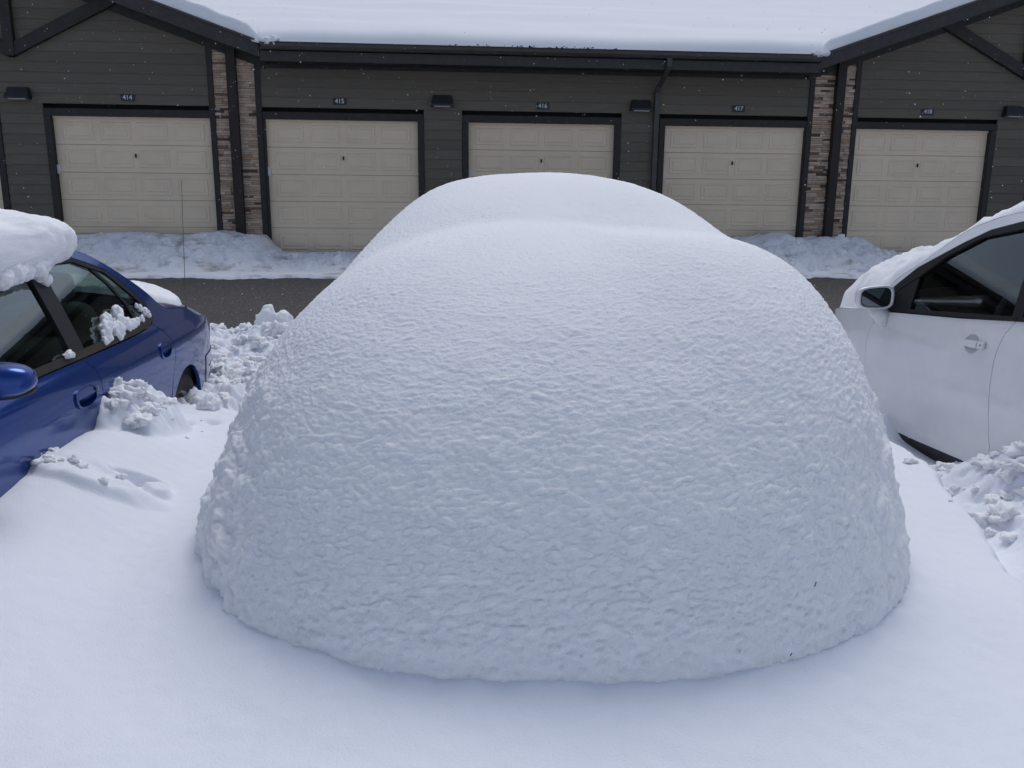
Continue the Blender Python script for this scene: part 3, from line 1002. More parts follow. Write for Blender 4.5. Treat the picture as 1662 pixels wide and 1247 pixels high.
class Car:
    """a body whose flank is o = w(s, h): s along the car, h above the ground, o out from the centre line"""
    def __init__(self, root, to_world, w, hr, hc, grid=.03):
        self.root, self.tw, self.w, self.hr, self.hc, self.grid = root, to_world, w, hr, hc, grid
    def pt(self, s, h, side, off=0.):
        o = self.w(s, h) + off
        return self.tw(s, side * o, h)
    def P(self, s, h, side):
        x, y, z = self.tw(s, side * self.w(s, h), h)
        return np.stack(np.broadcast_arrays(x, y, z), -1).astype(float)
    def normal(self, s, h, side):
        e = .004
        s, h = np.atleast_1d(s), np.atleast_1d(h)
        ds = self.P(s + e, h, side) - self.P(s - e, h, side)
        dh = self.P(s, h + e, side) - self.P(s, h - e, side)
        n = np.cross(ds, dh)
        n /= np.linalg.norm(n, axis=1)[:, None]
        o1, o0 = np.array(self.tw(0., side * 2., 0.)), np.array(self.tw(0., 0., 0.))
        return n * np.sign(n @ (o1 - o0))[:, None]
    def panel(self, name, poly, material, side, off=0., gap=.0022, rim=.022, parent=None, step=.02, grid=None, holes=()):
        g = grid or self.grid
        poly = inset(resample(poly, step), gap)
        loops = [poly] + [np.array(resample(h, .008)) for h in holes]
        pts, edges = [], []
        for L in loops:
            k = len(pts)
            pts += [Vector(p) for p in L]
            edges += [(k + i, k + (i + 1) % len(L)) for i in range(len(L))]
        allb = np.vstack(loops)
        a, b = poly.min(0), poly.max(0)
        gs, gh = np.meshgrid(np.arange(a[0] + g * .5, b[0], g), np.arange(a[1] + g * .5, b[1], g))
        gp = np.stack([gs.ravel(), gh.ravel()], 1)
        if len(gp):
            d = np.min(np.hypot(gp[:, None, 0] - allb[None, :, 0], gp[:, None, 1] - allb[None, :, 1]), 1)
            pts += [Vector(q) for q in gp[d > g * .45]]
        r = delaunay_2d_cdt(pts, edges, [], 1, 1e-5)
        v2 = np.array([[q.x, q.y] for q in r[0]])
        F = [list(f) for f in r[2]]
        for h in loops[1:]:
            F = [f for f in F if not inside(v2[f].mean(0), h)]
        Nn = self.normal(v2[:, 0], v2[:, 1], side)
        V = self.P(v2[:, 0], v2[:, 1], side) + Nn * off
        f0 = F[0]
        fn = np.cross(V[f0[1]] - V[f0[0]], V[f0[2]] - V[f0[0]])
        if np.dot(fn, Nn[f0[0]]) < 0: F = [f[::-1] for f in F]
        if rim:
            for li, L in enumerate(loops):      # turned-in edge, as its own ring of vertices so the face stays smooth
                nb = len(L)
                ring = self.P(L[:, 0], L[:, 1], side)
                rn = self.normal(L[:, 0], L[:, 1], side)
                k0 = len(V)
                V = np.vstack([V, ring + rn * off, ring + rn * (off - rim)])
                t = np.roll(ring, -1, 0) - np.roll(ring, 1, 0)
                en = np.cross(t, rn)
                en /= np.linalg.norm(en, axis=1)[:, None] + 1e-9
                if np.mean(np.sum(en * (ring - ring.mean(0)), 1)) < 0: en = -en
                if li: en = -en
                Nn = np.vstack([Nn, en, en])
                q0 = np.cross(V[k0 + 1] - V[k0], V[k0 + nb] - V[k0])
                fl = np.dot(q0, en[0]) < 0
                for i in range(nb):
                    j = (i + 1) % nb
                    q = (k0 + i, k0 + j, k0 + nb + j, k0 + nb + i)
                    F.append(q[::-1] if fl else q)
        return mesh_obj(name, V, F, material, parent or self.root, True, Nn)
    def bowl(self, name, c, a, b, depth, material, side, parent, e=1., n=32, rings=9):
        """hollow pressed into the flank behind an opening"""
        V, F = [], []
        th = np.linspace(0, 2 * math.pi, n, endpoint=False)
        for i in range(rings):
            k = i / (rings - 1)
            rr = math.cos(k * math.pi / 2) if i < rings - 1 else .02
            ss = c[0] + a * rr * np.sign(np.cos(th)) * np.abs(np.cos(th)) ** e
            hh = c[1] + b * rr * np.sign(np.sin(th)) * np.abs(np.sin(th)) ** e
            V.append(self.P(ss, hh, side) - self.normal(ss, hh, side) * depth * math.sin(k * math.pi / 2))
        for i in range(rings - 1):
            for j in range(n):
                F.append((i * n + j, i * n + (j + 1) % n, i * n + n + (j + 1) % n, i * n + n + j))
        F.append([(rings - 1) * n + j for j in range(n)])
        return mesh_obj(name, np.vstack(V), F, material, parent, True)
    def top(self, s, t):
        """t = -1..1 across the car on the upper surface"""
        hr, hc = self.hr(s), self.hc(s)
        o = self.w(s, hr) * t
        return self.tw(s, o, hr + (hc - hr) * (1 - np.abs(t) ** 2.6))
    def top_patch(self, name, s0, s1, material, t0=-1., t1=1., off=0., ns=40, nt=36, parent=None):
        P = np.zeros((ns, nt, 3))
        for i, s in enumerate(np.linspace(s0, s1, ns)):
            for j, t in enumerate(np.linspace(t0, t1, nt)):
                P[i, j] = self.top(s, t)
        P[..., 2] += off
        o = grid_obj(name, P, material, parent or self.root)
        return o
    def shell(self, name, s0, s1, h0, htop, material, off=-.02, n=60):
        """dark inner skin behind the panel gaps, up to the belt"""
        P = np.zeros((n, 2 * 14, 3))
        hs = np.linspace(0, 1, 14)
        for i, s in enumerate(np.linspace(s0, s1, n)):
            ht = htop(s)
            row = []
            for k in hs: row.append(self.tw(s, (self.w(s, h0 + (ht - h0) * k) + off), h0 + (ht - h0) * k))
            for k in hs[::-1]: row.append(self.tw(s, -(self.w(s, h0 + (ht - h0) * k) + off), h0 + (ht - h0) * k))
            P[i] = row
        return grid_obj(name, P, material, self.root)

def wheel(car_root, tw, s, o, r, side, width=.19):
    e = bpy.data.objects.new('wheel', None)
    link(e, car_root)
    prof = [(r * .62, .0), (r * .66, .012), (r * .80, .02), (r * .93, .016), (r, -.012), (r, -.17), (r * .9, -.2)]
    V, F = [], []
    seg = 40
    for k in range(seg):
        a = 2 * math.pi * k / seg
        for rr, oo in prof: V.append(tw(s + rr * math.cos(a), side * (o + oo), r + rr * math.sin(a)))
    n = len(prof)
    for k in range(seg):
        for i in range(n - 1): F.append((k * n + i, ((k + 1) % seg) * n + i, ((k + 1) % seg) * n + i + 1, k * n + i + 1))
    mesh_obj('tyre', V, F, M['tyre'], e, True)
    V, F = [], []
    prof = [(0, -.01), (r * .12, -.005), (r * .2, -.03), (r * .45, -.035), (r * .56, -.01), (r * .62, .004), (r * .635, -.01)]
    n = len(prof)
    for k in range(seg):
        a = 2 * math.pi * k / seg
        for rr, oo in prof:
            dip = -.05 if (r * .15 < rr < r * .5 and (k // 2) % 4 == 0) else 0
            V.append(tw(s + rr * math.cos(a), side * (o + oo + dip), r + rr * math.sin(a)))
    for k in range(seg):
        for i in range(n - 1): F.append((k * n + i, ((k + 1) % seg) * n + i, ((k + 1) % seg) * n + i + 1, k * n + i + 1))
    mesh_obj('rim', V, F, M['rim'], e, True)
    return e

def rounded_box(name, c, half, tw, material, parent, rnd=.35, n=12, lean=0.):
    """soft box in car coordinates (s, o, h)"""
    P = np.zeros((n * 2, n + 1, 3))
    pw = lambda v, e: np.sign(v) * np.abs(v) ** e
    for i in range(n * 2):
        a = 2 * math.pi * i / (2 * n)
        for j in range(n + 1):
            b = -math.pi / 2 + math.pi * j / n
            x, y, z = pw(math.cos(a), rnd) * pw(math.cos(b), rnd), pw(math.sin(a), rnd) * pw(math.cos(b), rnd), pw(math.sin(b), rnd)
            P[i, j] = tw(c[0] + half[0] * x + lean * half[2] * z, c[1] + half[1] * y, c[2] + half[2] * z)
    return grid_obj(name, P, material, parent, closed_u=True)

def interior(root, tw, front, hb, sgn, seat_m, fs, rs, rwheel=True):
    """seats, dash, steering wheel. sgn = +1 if the car's front is at +s"""
    for s in (fs, rs):
        for o in ((-.36, .36)):
            st = bpy.data.objects.new('seat', None)
            link(st, root)
            rounded_box('cushion', (s, o, .46), (.25, .24, .10), tw, seat_m, st)
            rounded_box('backrest', (s - sgn * .28, o, .76), (.09, .24, .30), tw, seat_m, st, .4, 12, -sgn * .25)
            rounded_box('headrest', (s - sgn * .38, o, 1.13), (.05, .12, .08), tw, seat_m, st, .5, 10)
    rounded_box('dashboard', (front, 0, hb - .14), (.22, .70, .13), tw, M['seat_dark'], root, .5)
    # steering wheel on the car's left
    o0 = .36
    cs, ch = front - sgn * .36, hb - .06
    V, F = [], []
    segs, k2 = 36, 8
    for i in range(segs):
        a = 2 * math.pi * i / segs
        for j in range(k2):
            b = 2 * math.pi * j / k2
            rr = .185 + .016 * math.cos(b)
            y, z, x = rr * math.cos(a), rr * math.sin(a), .016 * math.sin(b)
            V.append(tw(cs + x + sgn * .45 * z, o0 + y, ch + .9 * z))
    for i in range(segs):
        for j in range(k2):
            F.append((i * k2 + j, ((i + 1) % segs) * k2 + j, ((i + 1) % segs) * k2 + (j + 1) % k2, i * k2 + (j + 1) % k2))
    sw = mesh_obj('steering_wheel', V, F, M['wheel_rim'], root, True)
    rounded_box('hub', (cs + sgn * .02, o0, ch), (.03, .07, .05), tw, M['seat_dark'], sw)
    rounded_box('spoke', (cs + sgn * .01, o0, ch), (.012, .17, .018), tw, M['seat_dark'], sw)

# ---------------- blue sedan (faces the camera; its left flank is towards the buried car)
BX = -3.0
b_w0 = smooth_table([.10, .2, .3, .45, .62, .74, .80, .86, .92, .955, 1.33, 1.45], [.70, .80, .86, .897, .908, .910, .906, .888, .856, .842, .655, .58])
def b_plan(s):
    s = np.asarray(s, float)
    t = np.clip((s + 10) / 2.1, 0, .9999)
    q = np.clip((-12.2 - s) / 1.65, 0, .9999)
    return (1 - t ** 4) ** (1 / 2.4) * (1 - q ** 4) ** (1 / 2.4)
b_w = lambda s, h: b_w0(h) * b_plan(s)
b_hr = smooth_table([-13.85, -13.6, -12.9, -12.35, -12.1, -11.9, -11.6, -11.2, -10.6, -10.1, -9.95, -9.78, -9.66, -9.58, -9.5, -9.38, -9.12, -8.92, -8.5, -8.1, -7.89],
                    [.60, .70, .84, .93, .99, 1.10, 1.25, 1.335, 1.355, 1.335, 1.287, 1.202, 1.133, 1.078, 1.01, .972, .945, .87, .80, .77, .75], 1200)
b_hc = smooth_table([-13.85, -13.6, -12.9, -12.35, -12.1, -11.9, -11.6, -11.2, -10.6, -10.1, -9.78, -9.5, -9.25, -9.05, -8.7, -8.3, -8.02, -7.89],
                    [.64, .80, .93, 1.00, 1.09, 1.20, 1.33, 1.40, 1.42, 1.385, 1.30, 1.19, 1.08, 1.02, .99, .965, .90, .78], 1200)
def b_tw(s, o, h): return (BX + o, s, LOT + h)
sedan = empty('sedan', (BX, -10.9, LOT))
tag(sedan, 'dark blue sedan with snow on its roof, parked left of the buried car', 'car', 'parked cars')
B = Car(sedan, b_tw, b_w, b_hr, b_hc)
B.shell('inner_shell', -13.7, -8.0, .2, lambda s: float(min(.90, b_hr(s) - .03)), M['dark'], -.05)
gap1 = [(-10.645, .918), (-10.60, .87), (-10.59, .82), (-10.595, .783), (-10.61, .71), (-10.62, .646), (-10.63, .5), (-10.64, .34)]
gap3 = [(-9.745, .938), (-9.66, .885), (-9.595, .82), (-9.575, .765), (-9.61, .70), (-9.655, .62)]
arch = [(-9.37 + .335 * math.cos(a), .30 + .335 * math.sin(a)) for a in np.linspace(R(158), R(12), 26)]
arch_f = [(-12.45 + .335 * math.cos(a), .30 + .335 * math.sin(a)) for a in np.linspace(R(168), R(12), 26)]
hrl = lambda a, b, n, d=0.: [(s, float(b_hr(s)) - d) for s in np.linspace(a, b, n)]
belt_top = [(-11.78, .918), (-10.645, .918)]
P_front = [(-11.78, .34), (-10.64, .34)] + gap1[::-1][1:] + [(-11.0, .920), (-11.78, .918), (-11.82, .75)]
P_rear = gap1 + [(-9.80, .34)] + [(-9.72, .45)] + gap3[::-1] + [(-9.80, .926), (-10.0, .918), (-10.3, .916)]
P_quarter = gap3[:1] + gap3[1:] + [(-9.685, .52)] + [(-9.69, .425)] + arch[1:] + [(-8.98, .36), (-8.9, .36), (-8.9, float(b_hr(-8.9)))] + hrl(-8.92, -10.2, 24) + [(-10.2, 1.312), (-10.07, 1.278), (-9.92, 1.232), (-9.8, 1.145), (-9.70, 1.045), (-9.672, .995), (-9.69, .960)]
P_rail = hrl(-10.2, -12.05, 24) + [(-12.0, .955), (-11.90, .962), (-11.70, 1.07), (-11.45, 1.205), (-11.2, 1.288), (-10.6, 1.316), (-10.2, 1.312)]
P_fender = [(-13.3, .45), (-12.85, .45)] + arch_f[1:] + [(-12.0, .34), (-11.80, .34), (-11.84, .75), (-11.80, .918), (-11.86, .94), (-12.05, .955)] + hrl(-12.1, -13.3, 16)
oval = lambda cs, ch, a, b, k, n=44: [(cs + a * k * np.sign(math.cos(t)) * abs(math.cos(t)) ** .8, ch + b * k * np.sign(math.sin(t)) * abs(math.sin(t)) ** .8) for t in np.linspace(0, 2 * math.pi, n, endpoint=False)]
H_F, H_R = (-10.765, .785, .105, .046), (-9.735, .795, .088, .046)
for side in (1, -1):
    fd = B.panel('front_door', P_front, M['blue'], side, holes=[oval(*H_F, .88)])
    rd = B.panel('rear_door', P_rear, M['blue'], side, holes=[oval(*H_R, .88)])
    B.panel('quarter_panel', P_quarter, M['blue'], side)
    B.panel('roof_rail', P_rail, M['blue'], side)
    B.panel('front_fender', P_fender, M['blue'], side)
    B.panel('rocker_panel', [(-11.95, .20), (-9.75, .20), (-9.80, .335), (-11.95, .335)], M['blue'], side, -.004)
    # crease moulding low on the doors
    B.panel('door_moulding', [(-11.78, .505), (-10.66, .490), (-10.66, .525), (-11.78, .540)], M['blue'], side, .012, .001, .012)
    B.panel('door_moulding', [(-10.62, .490), (-9.74, .480), (-9.74, .515), (-10.62, .525)], M['blue'], side, .012, .001, .012)
    B.panel('window', [(-11.80, .955), (-10.715, .955), (-10.69, 1.112), (-10.665, 1.30), (-11.2, 1.283), (-11.45, 1.20), (-11.70, 1.06)], M['glass_green'], side, -.010, .0, 0)
    B.panel('window', [(-10.59, .955), (-10.14, .95), (-9.92, .965), (-9.922, 1.06), (-9.985, 1.165), (-10.075, 1.248), (-10.21, 1.295), (-10.53, 1.303), (-10.56, 1.10)], M['glass_green'], side, -.010, .0, 0)
    B.panel('quarter_window', [(-9.895, .967), (-9.72, .975), (-9.73, 1.024), (-9.81, 1.105), (-9.91, 1.19), (-9.975, 1.232), (-10.03, 1.240), (-9.96, 1.168), (-9.895, 1.06)], M['glass_green'], side, -.010, .0, 0)
    B.panel('pillar', [(-10.715, .945), (-10.59, .945), (-10.53, 1.314), (-10.66, 1.314), (-10.69, 1.11)], M['charcoal'], side, .002, .0, .012)
    B.panel('window_divider', [(-9.922, .962), (-9.895, .962), (-9.893, 1.06), (-9.958, 1.170), (-10.03, 1.245), (-10.075, 1.252), (-9.985, 1.168), (-9.921, 1.06)], M['black'], side, -.004, .0, .01)
    B.panel('window_seal', [(-10.62, 1.300), (-10.21, 1.292), (-10.07, 1.250), (-9.97, 1.228), (-9.91, 1.187), (-9.81, 1.102), (-9.725, 1.02), (-9.715, .972), (-9.685, .962), (-9.675, .995), (-9.70, 1.043), (-9.80, 1.143), (-9.92, 1.230), (-10.07, 1.276), (-10.2, 1.310), (-10.62, 1.315)], M['black'], side, .001, .0005, .012, step=.015)
    B.panel('belt_trim', [(-11.80, .920), (-11.0, .922), (-10.645, .920), (-10.3, .919), (-10.0, .921), (-9.80, .930), (-9.70, .955), (-9.70, .972), (-9.90, .962), (-10.14, .952), (-11.80, .956)], M['brown_trim'], side, .004, .0005, .012)
    # handles: oval bezel, pocket and pull
    for par, hh in ((fd, H_F), (rd, H_R)):
        cs, ch, a, b = hh
        B.panel('handle_bezel', oval(*hh, 1.0), M['blue'], side, .007, 0, .009, par, .01, .012, holes=[oval(*hh, .84)])
        B.bowl('handle_pocket', (cs, ch), a * .88, b * .88, .036, M['blue'], side, par, .8)
        half = [p for p in oval(cs, ch, a, b, .80, 72) if p[1] > ch - .002]
        half.sort(key=lambda p: math.atan2(p[1] - ch + .002, p[0] - cs))
        B.panel('door_handle', half, M['blue'], side, .006, 0, .012, par, .01, .012)
    wheel(sedan, b_tw, -9.37, b_w(-9.37, .4) - .035, .30, side)
    wheel(sedan, b_tw, -12.45, b_w(-12.45, .4) - .035, .30, side)
# lock barrel beside the driver's handle
p = B.pt(-10.672, .797, 1, .012)
V, F = tube_mesh([p, (p[0] + .004, p[1], p[2])], .009, 14)
mesh_obj('lock_barrel', V, F, M['rim'], sedan, False)
# upper surfaces
B.top_patch('roof', -11.62, -10.12, M['blue'])
B.top_patch('rear_window', -10.115, -9.22, M['glass_green'], -.9, .9)
for t0, t1 in ((-1, -.905), (.905, 1)):
    B.top_patch('roof_pillar', -10.115, -9.22, M['blue'], t0, t1, nt=6)
    B.top_patch('roof_pillar', -12.1, -11.625, M['blue'], t0, t1, nt=6)
B.top_patch('trunk_lid', -9.215, -7.90, M['blue'], ns=60, nt=50)
B.top_patch('windshield', -12.1, -11.625, M['glass_green'], -.9, .9)
B.top_patch('hood', -13.8, -12.105, M['blue'])
# tail: upper panel, lamps and bumper wrap round the end
def wrap(name, s0, s1, h0, h1, material, off, ns=60, nh=10, sides=(1, -1)):
    for side in sides:
        ph = np.linspace(0, 1, ns)
        ss = s0 + (s1 - s0) * np.sin(ph * math.pi / 2) ** .9
        P = np.zeros((ns, nh, 3))
        for i, s in enumerate(ss):
            for j, k in enumerate(np.linspace(0, 1, nh)):
                ht = h1(s) if callable(h1) else h1
                h = h0 + (ht - h0) * k
                P[i, j] = b_tw(s, side * (b_w(s, h) + off * (1 if s < s1 - .1 else .3)), h)
        grid_obj(name, P, material, sedan)
wrap('tail_panel', -8.902, -7.90, .615, lambda s: float(b_hr(s)), M['blue'], 0)
wrap('rear_bumper', -8.904, -7.90, .22, .607, M['blue'], .004, nh=16)
wrap('bumper_strip', -8.80, -7.895, .520, .528, M['black'], .0055, nh=3)
wrap('bumper_strip', -8.80, -7.895, .455, .463, M['black'], .0055, nh=3)
wrap('tail_lamp', -8.62, -7.96, .66, .755, M['red'], .004)
for s_ in (1,):
    # front bumper (out of the picture, simple)
    P = np.zeros((40, 10, 3))
    for i, a in enumerate(np.linspace(-1, 1, 40)):
        s = -13.25 - .59 * (1 - abs(a) ** 2.2)
        for j, h in enumerate(np.linspace(.22, .66, 10)):
            P[i, j] = b_tw(s, b_w(-13.25, h) * a, h)
    grid_obj('front_bumper', P, M['blue'], sedan)
# door mirror
mir = bpy.data.objects.new('side_mirror', None)
link(mir, sedan)
def blob(name, c, half, material, parent, e=.6, n=20, taper=0.):
    P = np.zeros((2 * n, n + 1, 3))
    pw = lambda v, q: np.sign(v) * np.abs(v) ** q
    for i in range(2 * n):
        a = math.pi * i / n
        for j in range(n + 1):
            b = -math.pi / 2 + math.pi * j / n
            x, y, z = pw(math.cos(b), e) * pw(math.cos(a), e), pw(math.cos(b), e) * pw(math.sin(a), e), pw(math.sin(b), e)
            P[i, j] = (c[0] + half[0] * x, c[1] + half[1] * y * (1 - taper * x), c[2] + half[2] * z * (1 - taper * .6 * x))
    return grid_obj(name, P, material, parent, closed_u=True)
blob('mirror_shell', (BX + .965, -11.535, LOT + 1.018), (.115, .075, .055), M['blue'], mir, .75, 24, .12)
blob('mirror_base', (BX + .955, -11.52, LOT + .992), (.118, .068, .040), M['black'], mir, .8, 20, .1)
o = box('mirror_arm', BX + .78, BX + .90, -11.58, -11.50, LOT + .955, LOT + 1.02, M['black'], mir, .012)
B.panel('mirror_sail', [(-11.80, .957), (-11.50, .957), (-11.70, 1.05)], M['black'], 1, .004, 0, .01)
# antenna on the rear deck
ab = b_tw(-8.50, .66, float(b_hr(-8.50)) + .045)
V, F = tube_mesh([ab, (ab[0], ab[1], ab[2] + .03), (ab[0], ab[1], ab[2] + .031), (ab[0] + .005, ab[1] + .10, ab[2] + .85)], [.011, .008, .0022, .0015], 8)
mesh_obj('antenna', V, F, M['steel'], sedan, True)
interior(sedan, b_tw, -11.75, .93, -1, M['seat'], -11.15, -10.15)

# ---------------- white wagon on the right (faces the garages; left flank towards the buried car)
WA = np.array([.0898, .996]); WA /= np.linalg.norm(WA)
WN = np.array([-WA[1], WA[0]])
WP = np.array([1.9, -10.54])
w_w0 = smooth_table([.12, .2, .3, .38, .45, .55, .7, .85, .93, 1.0, 1.06, 1.55, 1.70], [.74, .80, .842, .868, .872, .885, .893, .890, .882, .870, .852, .662, .58])
def w_plan(s):
    s = np.asarray(s, float)
    t = np.clip((s - .6) / 1.95, 0, .9999)
    q = np.clip((-1.0 - s) / 1.55, 0, .9999)
    return (1 - t ** 4) ** (1 / 2.4) * (1 - q ** 4) ** (1 / 2.6)
w_w = lambda s, h: w_w0(h) * w_plan(s)
w_hr = smooth_table([-2.54, -2.3, -1.9, -1.2, -.3, .13, .3, .51, .8, 1.02, 1.15, 1.32, 1.5, 1.74, 2.1, 2.35, 2.54], [1.0, 1.2, 1.48, 1.58, 1.585, 1.552, 1.522, 1.456, 1.278, 1.150, 1.03, .945, .915, .89, .83, .76, .66], 1200)
w_hc = smooth_table([-2.54, -2.3, -1.9, -1.2, -.3, .13, .3, .51, .8, 1.02, 1.25, 1.5, 1.9, 2.2, 2.4, 2.54], [1.1, 1.3, 1.56, 1.66, 1.665, 1.63, 1.585, 1.49, 1.30, 1.17, 1.04, 1.0, .97, .90, .80, .68], 1200)
def w_tw(s, o, h):
    return (WP[0] + WA[0] * s + WN[0] * (o - .88), WP[1] + WA[1] * s + WN[1] * (o - .88), LOT + h)
wc = w_tw(0, 0, 0)
wagon = empty('wagon', (float(wc[0]), float(wc[1]), LOT))
tag(wagon, 'white wagon with snow on its windshield, parked right of the buried car', 'car', 'parked cars')
W = Car(wagon, w_tw, w_w, w_hr, w_hc)
W.shell('inner_shell', -2.4, 2.5, .25, lambda s: float(min(.97, w_hr(s) - .03)), M['dark'], -.05)
gf = [(1.03, .955), (1.10, .905), (1.165, .825), (1.185, .755), (1.185, .65), (1.175, .54), (1.15, .35)]
gr = [(-.235, 1.080), (-.20, 1.018), (-.178, .925), (-.18, .79), (-.20, .62), (-.22, .478), (-.235, .445)]
w_arch = [(1.93 + .35 * math.cos(a), .33 + .35 * math.sin(a)) for a in np.linspace(R(168), R(12), 26)]
w_arch_r = [(-1.62 + .35 * math.cos(a), .33 + .35 * math.sin(a)) for a in np.linspace(R(12), R(168), 26)]
whl = lambda a, b, n, d=0.: [(s, float(w_hr(s)) - d) for s in np.linspace(a, b, n)]
P_door = gf + [(.98, .345), (.39, .402), (-.15, .450), (-.235, .460)] + gr[::-1][1:] + [(.19, 1.034), (.86, .974)]
P_rdoor = gr + [(-.5, .485), (-1.15, .50), (-1.26, .62), (-1.30, .80), (-1.28, 1.0), (-1.24, 1.172)]
P_wf = [(2.42, .45), (2.34, .40)] + w_arch[::-1][1:-1] + [(1.6, .34), (1.16, .34)] + gf[::-1][1:] + [(1.0, .962), (1.06, 1.03), (1.15, 1.03)] + whl(1.16, 2.42, 24)
P_wq = [(-1.245, 1.168), (-1.285, 1.0), (-1.305, .80), (-1.27, .62), (-1.25, .42)] + w_arch_r[1:-1] + [(-2.0, .36), (-2.2, .36), (-2.2, 1.24)] + [(-2.18, 1.22), (-1.9, 1.2)]
P_wrail = whl(1.14, -2.2, 40) + [(-2.2, 1.25), (-1.95, 1.44), (-1.2, 1.535), (-.3, 1.545), (.09, 1.508), (.31, 1.462), (.49, 1.392), (.84, 1.232), (1.01, 1.108), (1.03, 1.075)]
for side in (1, -1):
    rec = lambda hs, hh: [(hs + .02 + .064 * math.cos(t), hh + .047 * math.sin(t)) for t in np.linspace(0, 2 * math.pi, 40, endpoint=False)]
    fd = W.panel('front_door', P_door, M['white'], side, holes=[rec(.01, .932)])
    rd = W.panel('rear_door', P_rdoor, M['white'], side, holes=[rec(-1.05, 1.02)])
    W.panel('front_fender', P_wf, M['white'], side)
    W.panel('rear_quarter', P_wq, M['white'], side)
    W.panel('roof_rail', P_wrail, M['white'], side)
    W.panel('rocker_panel', [(1.6, .24), (1.0, .262), (.51, .300), (.04, .345), (-.5, .375), (-1.25, .40), (-1.25, .50), (-.5, .495), (-.15, .462), (.39, .414), (.98, .357), (1.6, .345)], M['white'], side, -.005, .001, .02)
    W.panel('sill_cladding', [(1.62, .13), (-1.25, .13), (-1.25, .395), (-.5, .372), (.04, .342), (.51, .296), (1.0, .258), (1.62, .236)], M['black'], side, -.006, 0, .01)
    W.panel('window', [(.72, 1.010), (.20, 1.055), (-.205, 1.09), (-.16, 1.23), (-.10, 1.495), (.06, 1.476), (.34, 1.427), (.59, 1.314), (.77, 1.19)], M['glass_grey'], side, -.014, 0, 0)
    W.panel('window', [(-.255, 1.094), (-1.18, 1.168), (-1.26, 1.35), (-1.20, 1.505), (-.3, 1.52), (-.16, 1.51), (-.215, 1.23)], M['glass_grey'], side, -.014, 0, 0)
    W.panel('window', [(-1.24, 1.18), (-1.9, 1.235), (-2.0, 1.30), (-1.80, 1.42), (-1.25, 1.50), (-1.31, 1.35)], M['glass_grey'], side, -.014, 0, 0)
    W.panel('pillar', [(-.195, 1.088), (-.265, 1.094), (-.222, 1.23), (-.165, 1.53), (-.09, 1.53), (-.15, 1.23)], M['black'], side, .001, 0, .012)
    W.panel('pillar', [(-1.17, 1.166), (-1.25, 1.178), (-1.32, 1.35), (-1.26, 1.52), (-1.19, 1.52), (-1.25, 1.35)], M['black'], side, .001, 0, .012)
    W.panel('window_seal', [(.77, 1.186), (.59, 1.310), (.34, 1.423), (.06, 1.472), (-.3, 1.517), (-1.2, 1.50), (-1.8, 1.415), (-1.95, 1.435), (-1.2, 1.532), (-.3, 1.542), (.09, 1.505), (.31, 1.459), (.49, 1.389), (.84, 1.229), (1.005, 1.107), (.965, 1.06), (.90, 1.115)], M['black'], side, .002, .0005, .014)
    W.panel('mirror_sail', [(.965, 1.058), (1.02, 1.075), (1.0, .972), (.87, .990), (.715, 1.006), (.765, 1.184), (.90, 1.11)], M['black'], side, .000, 0, .012)
    W.panel('belt_trim', [(1.02, .966), (.86, .978), (.19, 1.037), (-.232, 1.078), (-.24, 1.098), (.20, 1.058), (.87, .996), (1.02, .985)], M['black'], side, .006, 0, .014)
    W.panel('belt_trim', [(-.24, 1.080), (-1.2, 1.155), (-1.2, 1.176), (-.245, 1.099)], M['black'], side, .006, 0, .014)
    # handle over a round scooped recess
    for par, hs, hh, tl in ((fd, .01, .932, .06), (rd, -1.05, 1.02, .06)):
        W.bowl('handle_recess', (hs + .02, hh), .064, .047, .040, M['white'], side, par)
        hp = []
        for t in np.linspace(-math.pi / 2, math.pi / 2, 10): hp.append((hs - .085 - .018 * math.cos(t), hh + .008 + .017 * math.sin(t)))
        hp += [(hs + .0, hh + .019), (hs + .11, hh + .008), (hs + .115, hh - .012), (hs + .0, hh - .016)]
        W.panel('door_handle', hp, M['white'], side, .020, 0, .012, par, .01, .012)
        lk = [(hs - .085 + .005 * math.cos(t), hh + .008 + .005 * math.sin(t)) for t in np.linspace(0, 2 * math.pi, 16, endpoint=False)]
        W.panel('lock_barrel', lk, M['dark'], side, .0208, 0, 0, par, .004, .006)
        W.panel('handle_joint', [(hs - .054, hh + .020), (hs - .057, hh + .020), (hs - .057, hh - .009), (hs - .054, hh - .009)], M['dark'], side, .0208, 0, 0, par, .01, .012)
    wheel(wagon, w_tw, 1.93, .84, .33, side)
    wheel(wagon, w_tw, -1.62, .84, .33, side)
W.top_patch('roof', -2.2, .28, M['white'], ns=50)
W.top_patch('windshield', .285, 1.12, M['glass_grey'], -.9, .9)
for t0, t1 in ((-1, -.905), (.905, 1)):
    W.top_patch('roof_pillar', .285, 1.12, M['white'], t0, t1, nt=6)
W.top_patch('hood', 1.125, 2.53, M['white'], ns=60)
P = np.zeros((2, 24, 3))
for i, h in enumerate((.2, 1.0)):
    for j, a in enumerate(np.linspace(-1, 1, 24)):
        P[i, j] = w_tw(2.40 + .14 * (1 - a * a) - (.0 if i == 0 else .12), .62 * a, h * .68 + .06)
grid_obj('front_bumper', P, M['white'], wagon)
V = [w_tw(-2.2, -.78, .3), w_tw(-2.2, .78, .3), w_tw(-2.2, .8, 1.0), w_tw(-2.2, .62, 1.48), w_tw(-2.2, -.62, 1.48), w_tw(-2.2, -.8, 1.0)]
mesh_obj('tailgate', V, [(0, 1, 2, 3, 4, 5)], M['white'], wagon)
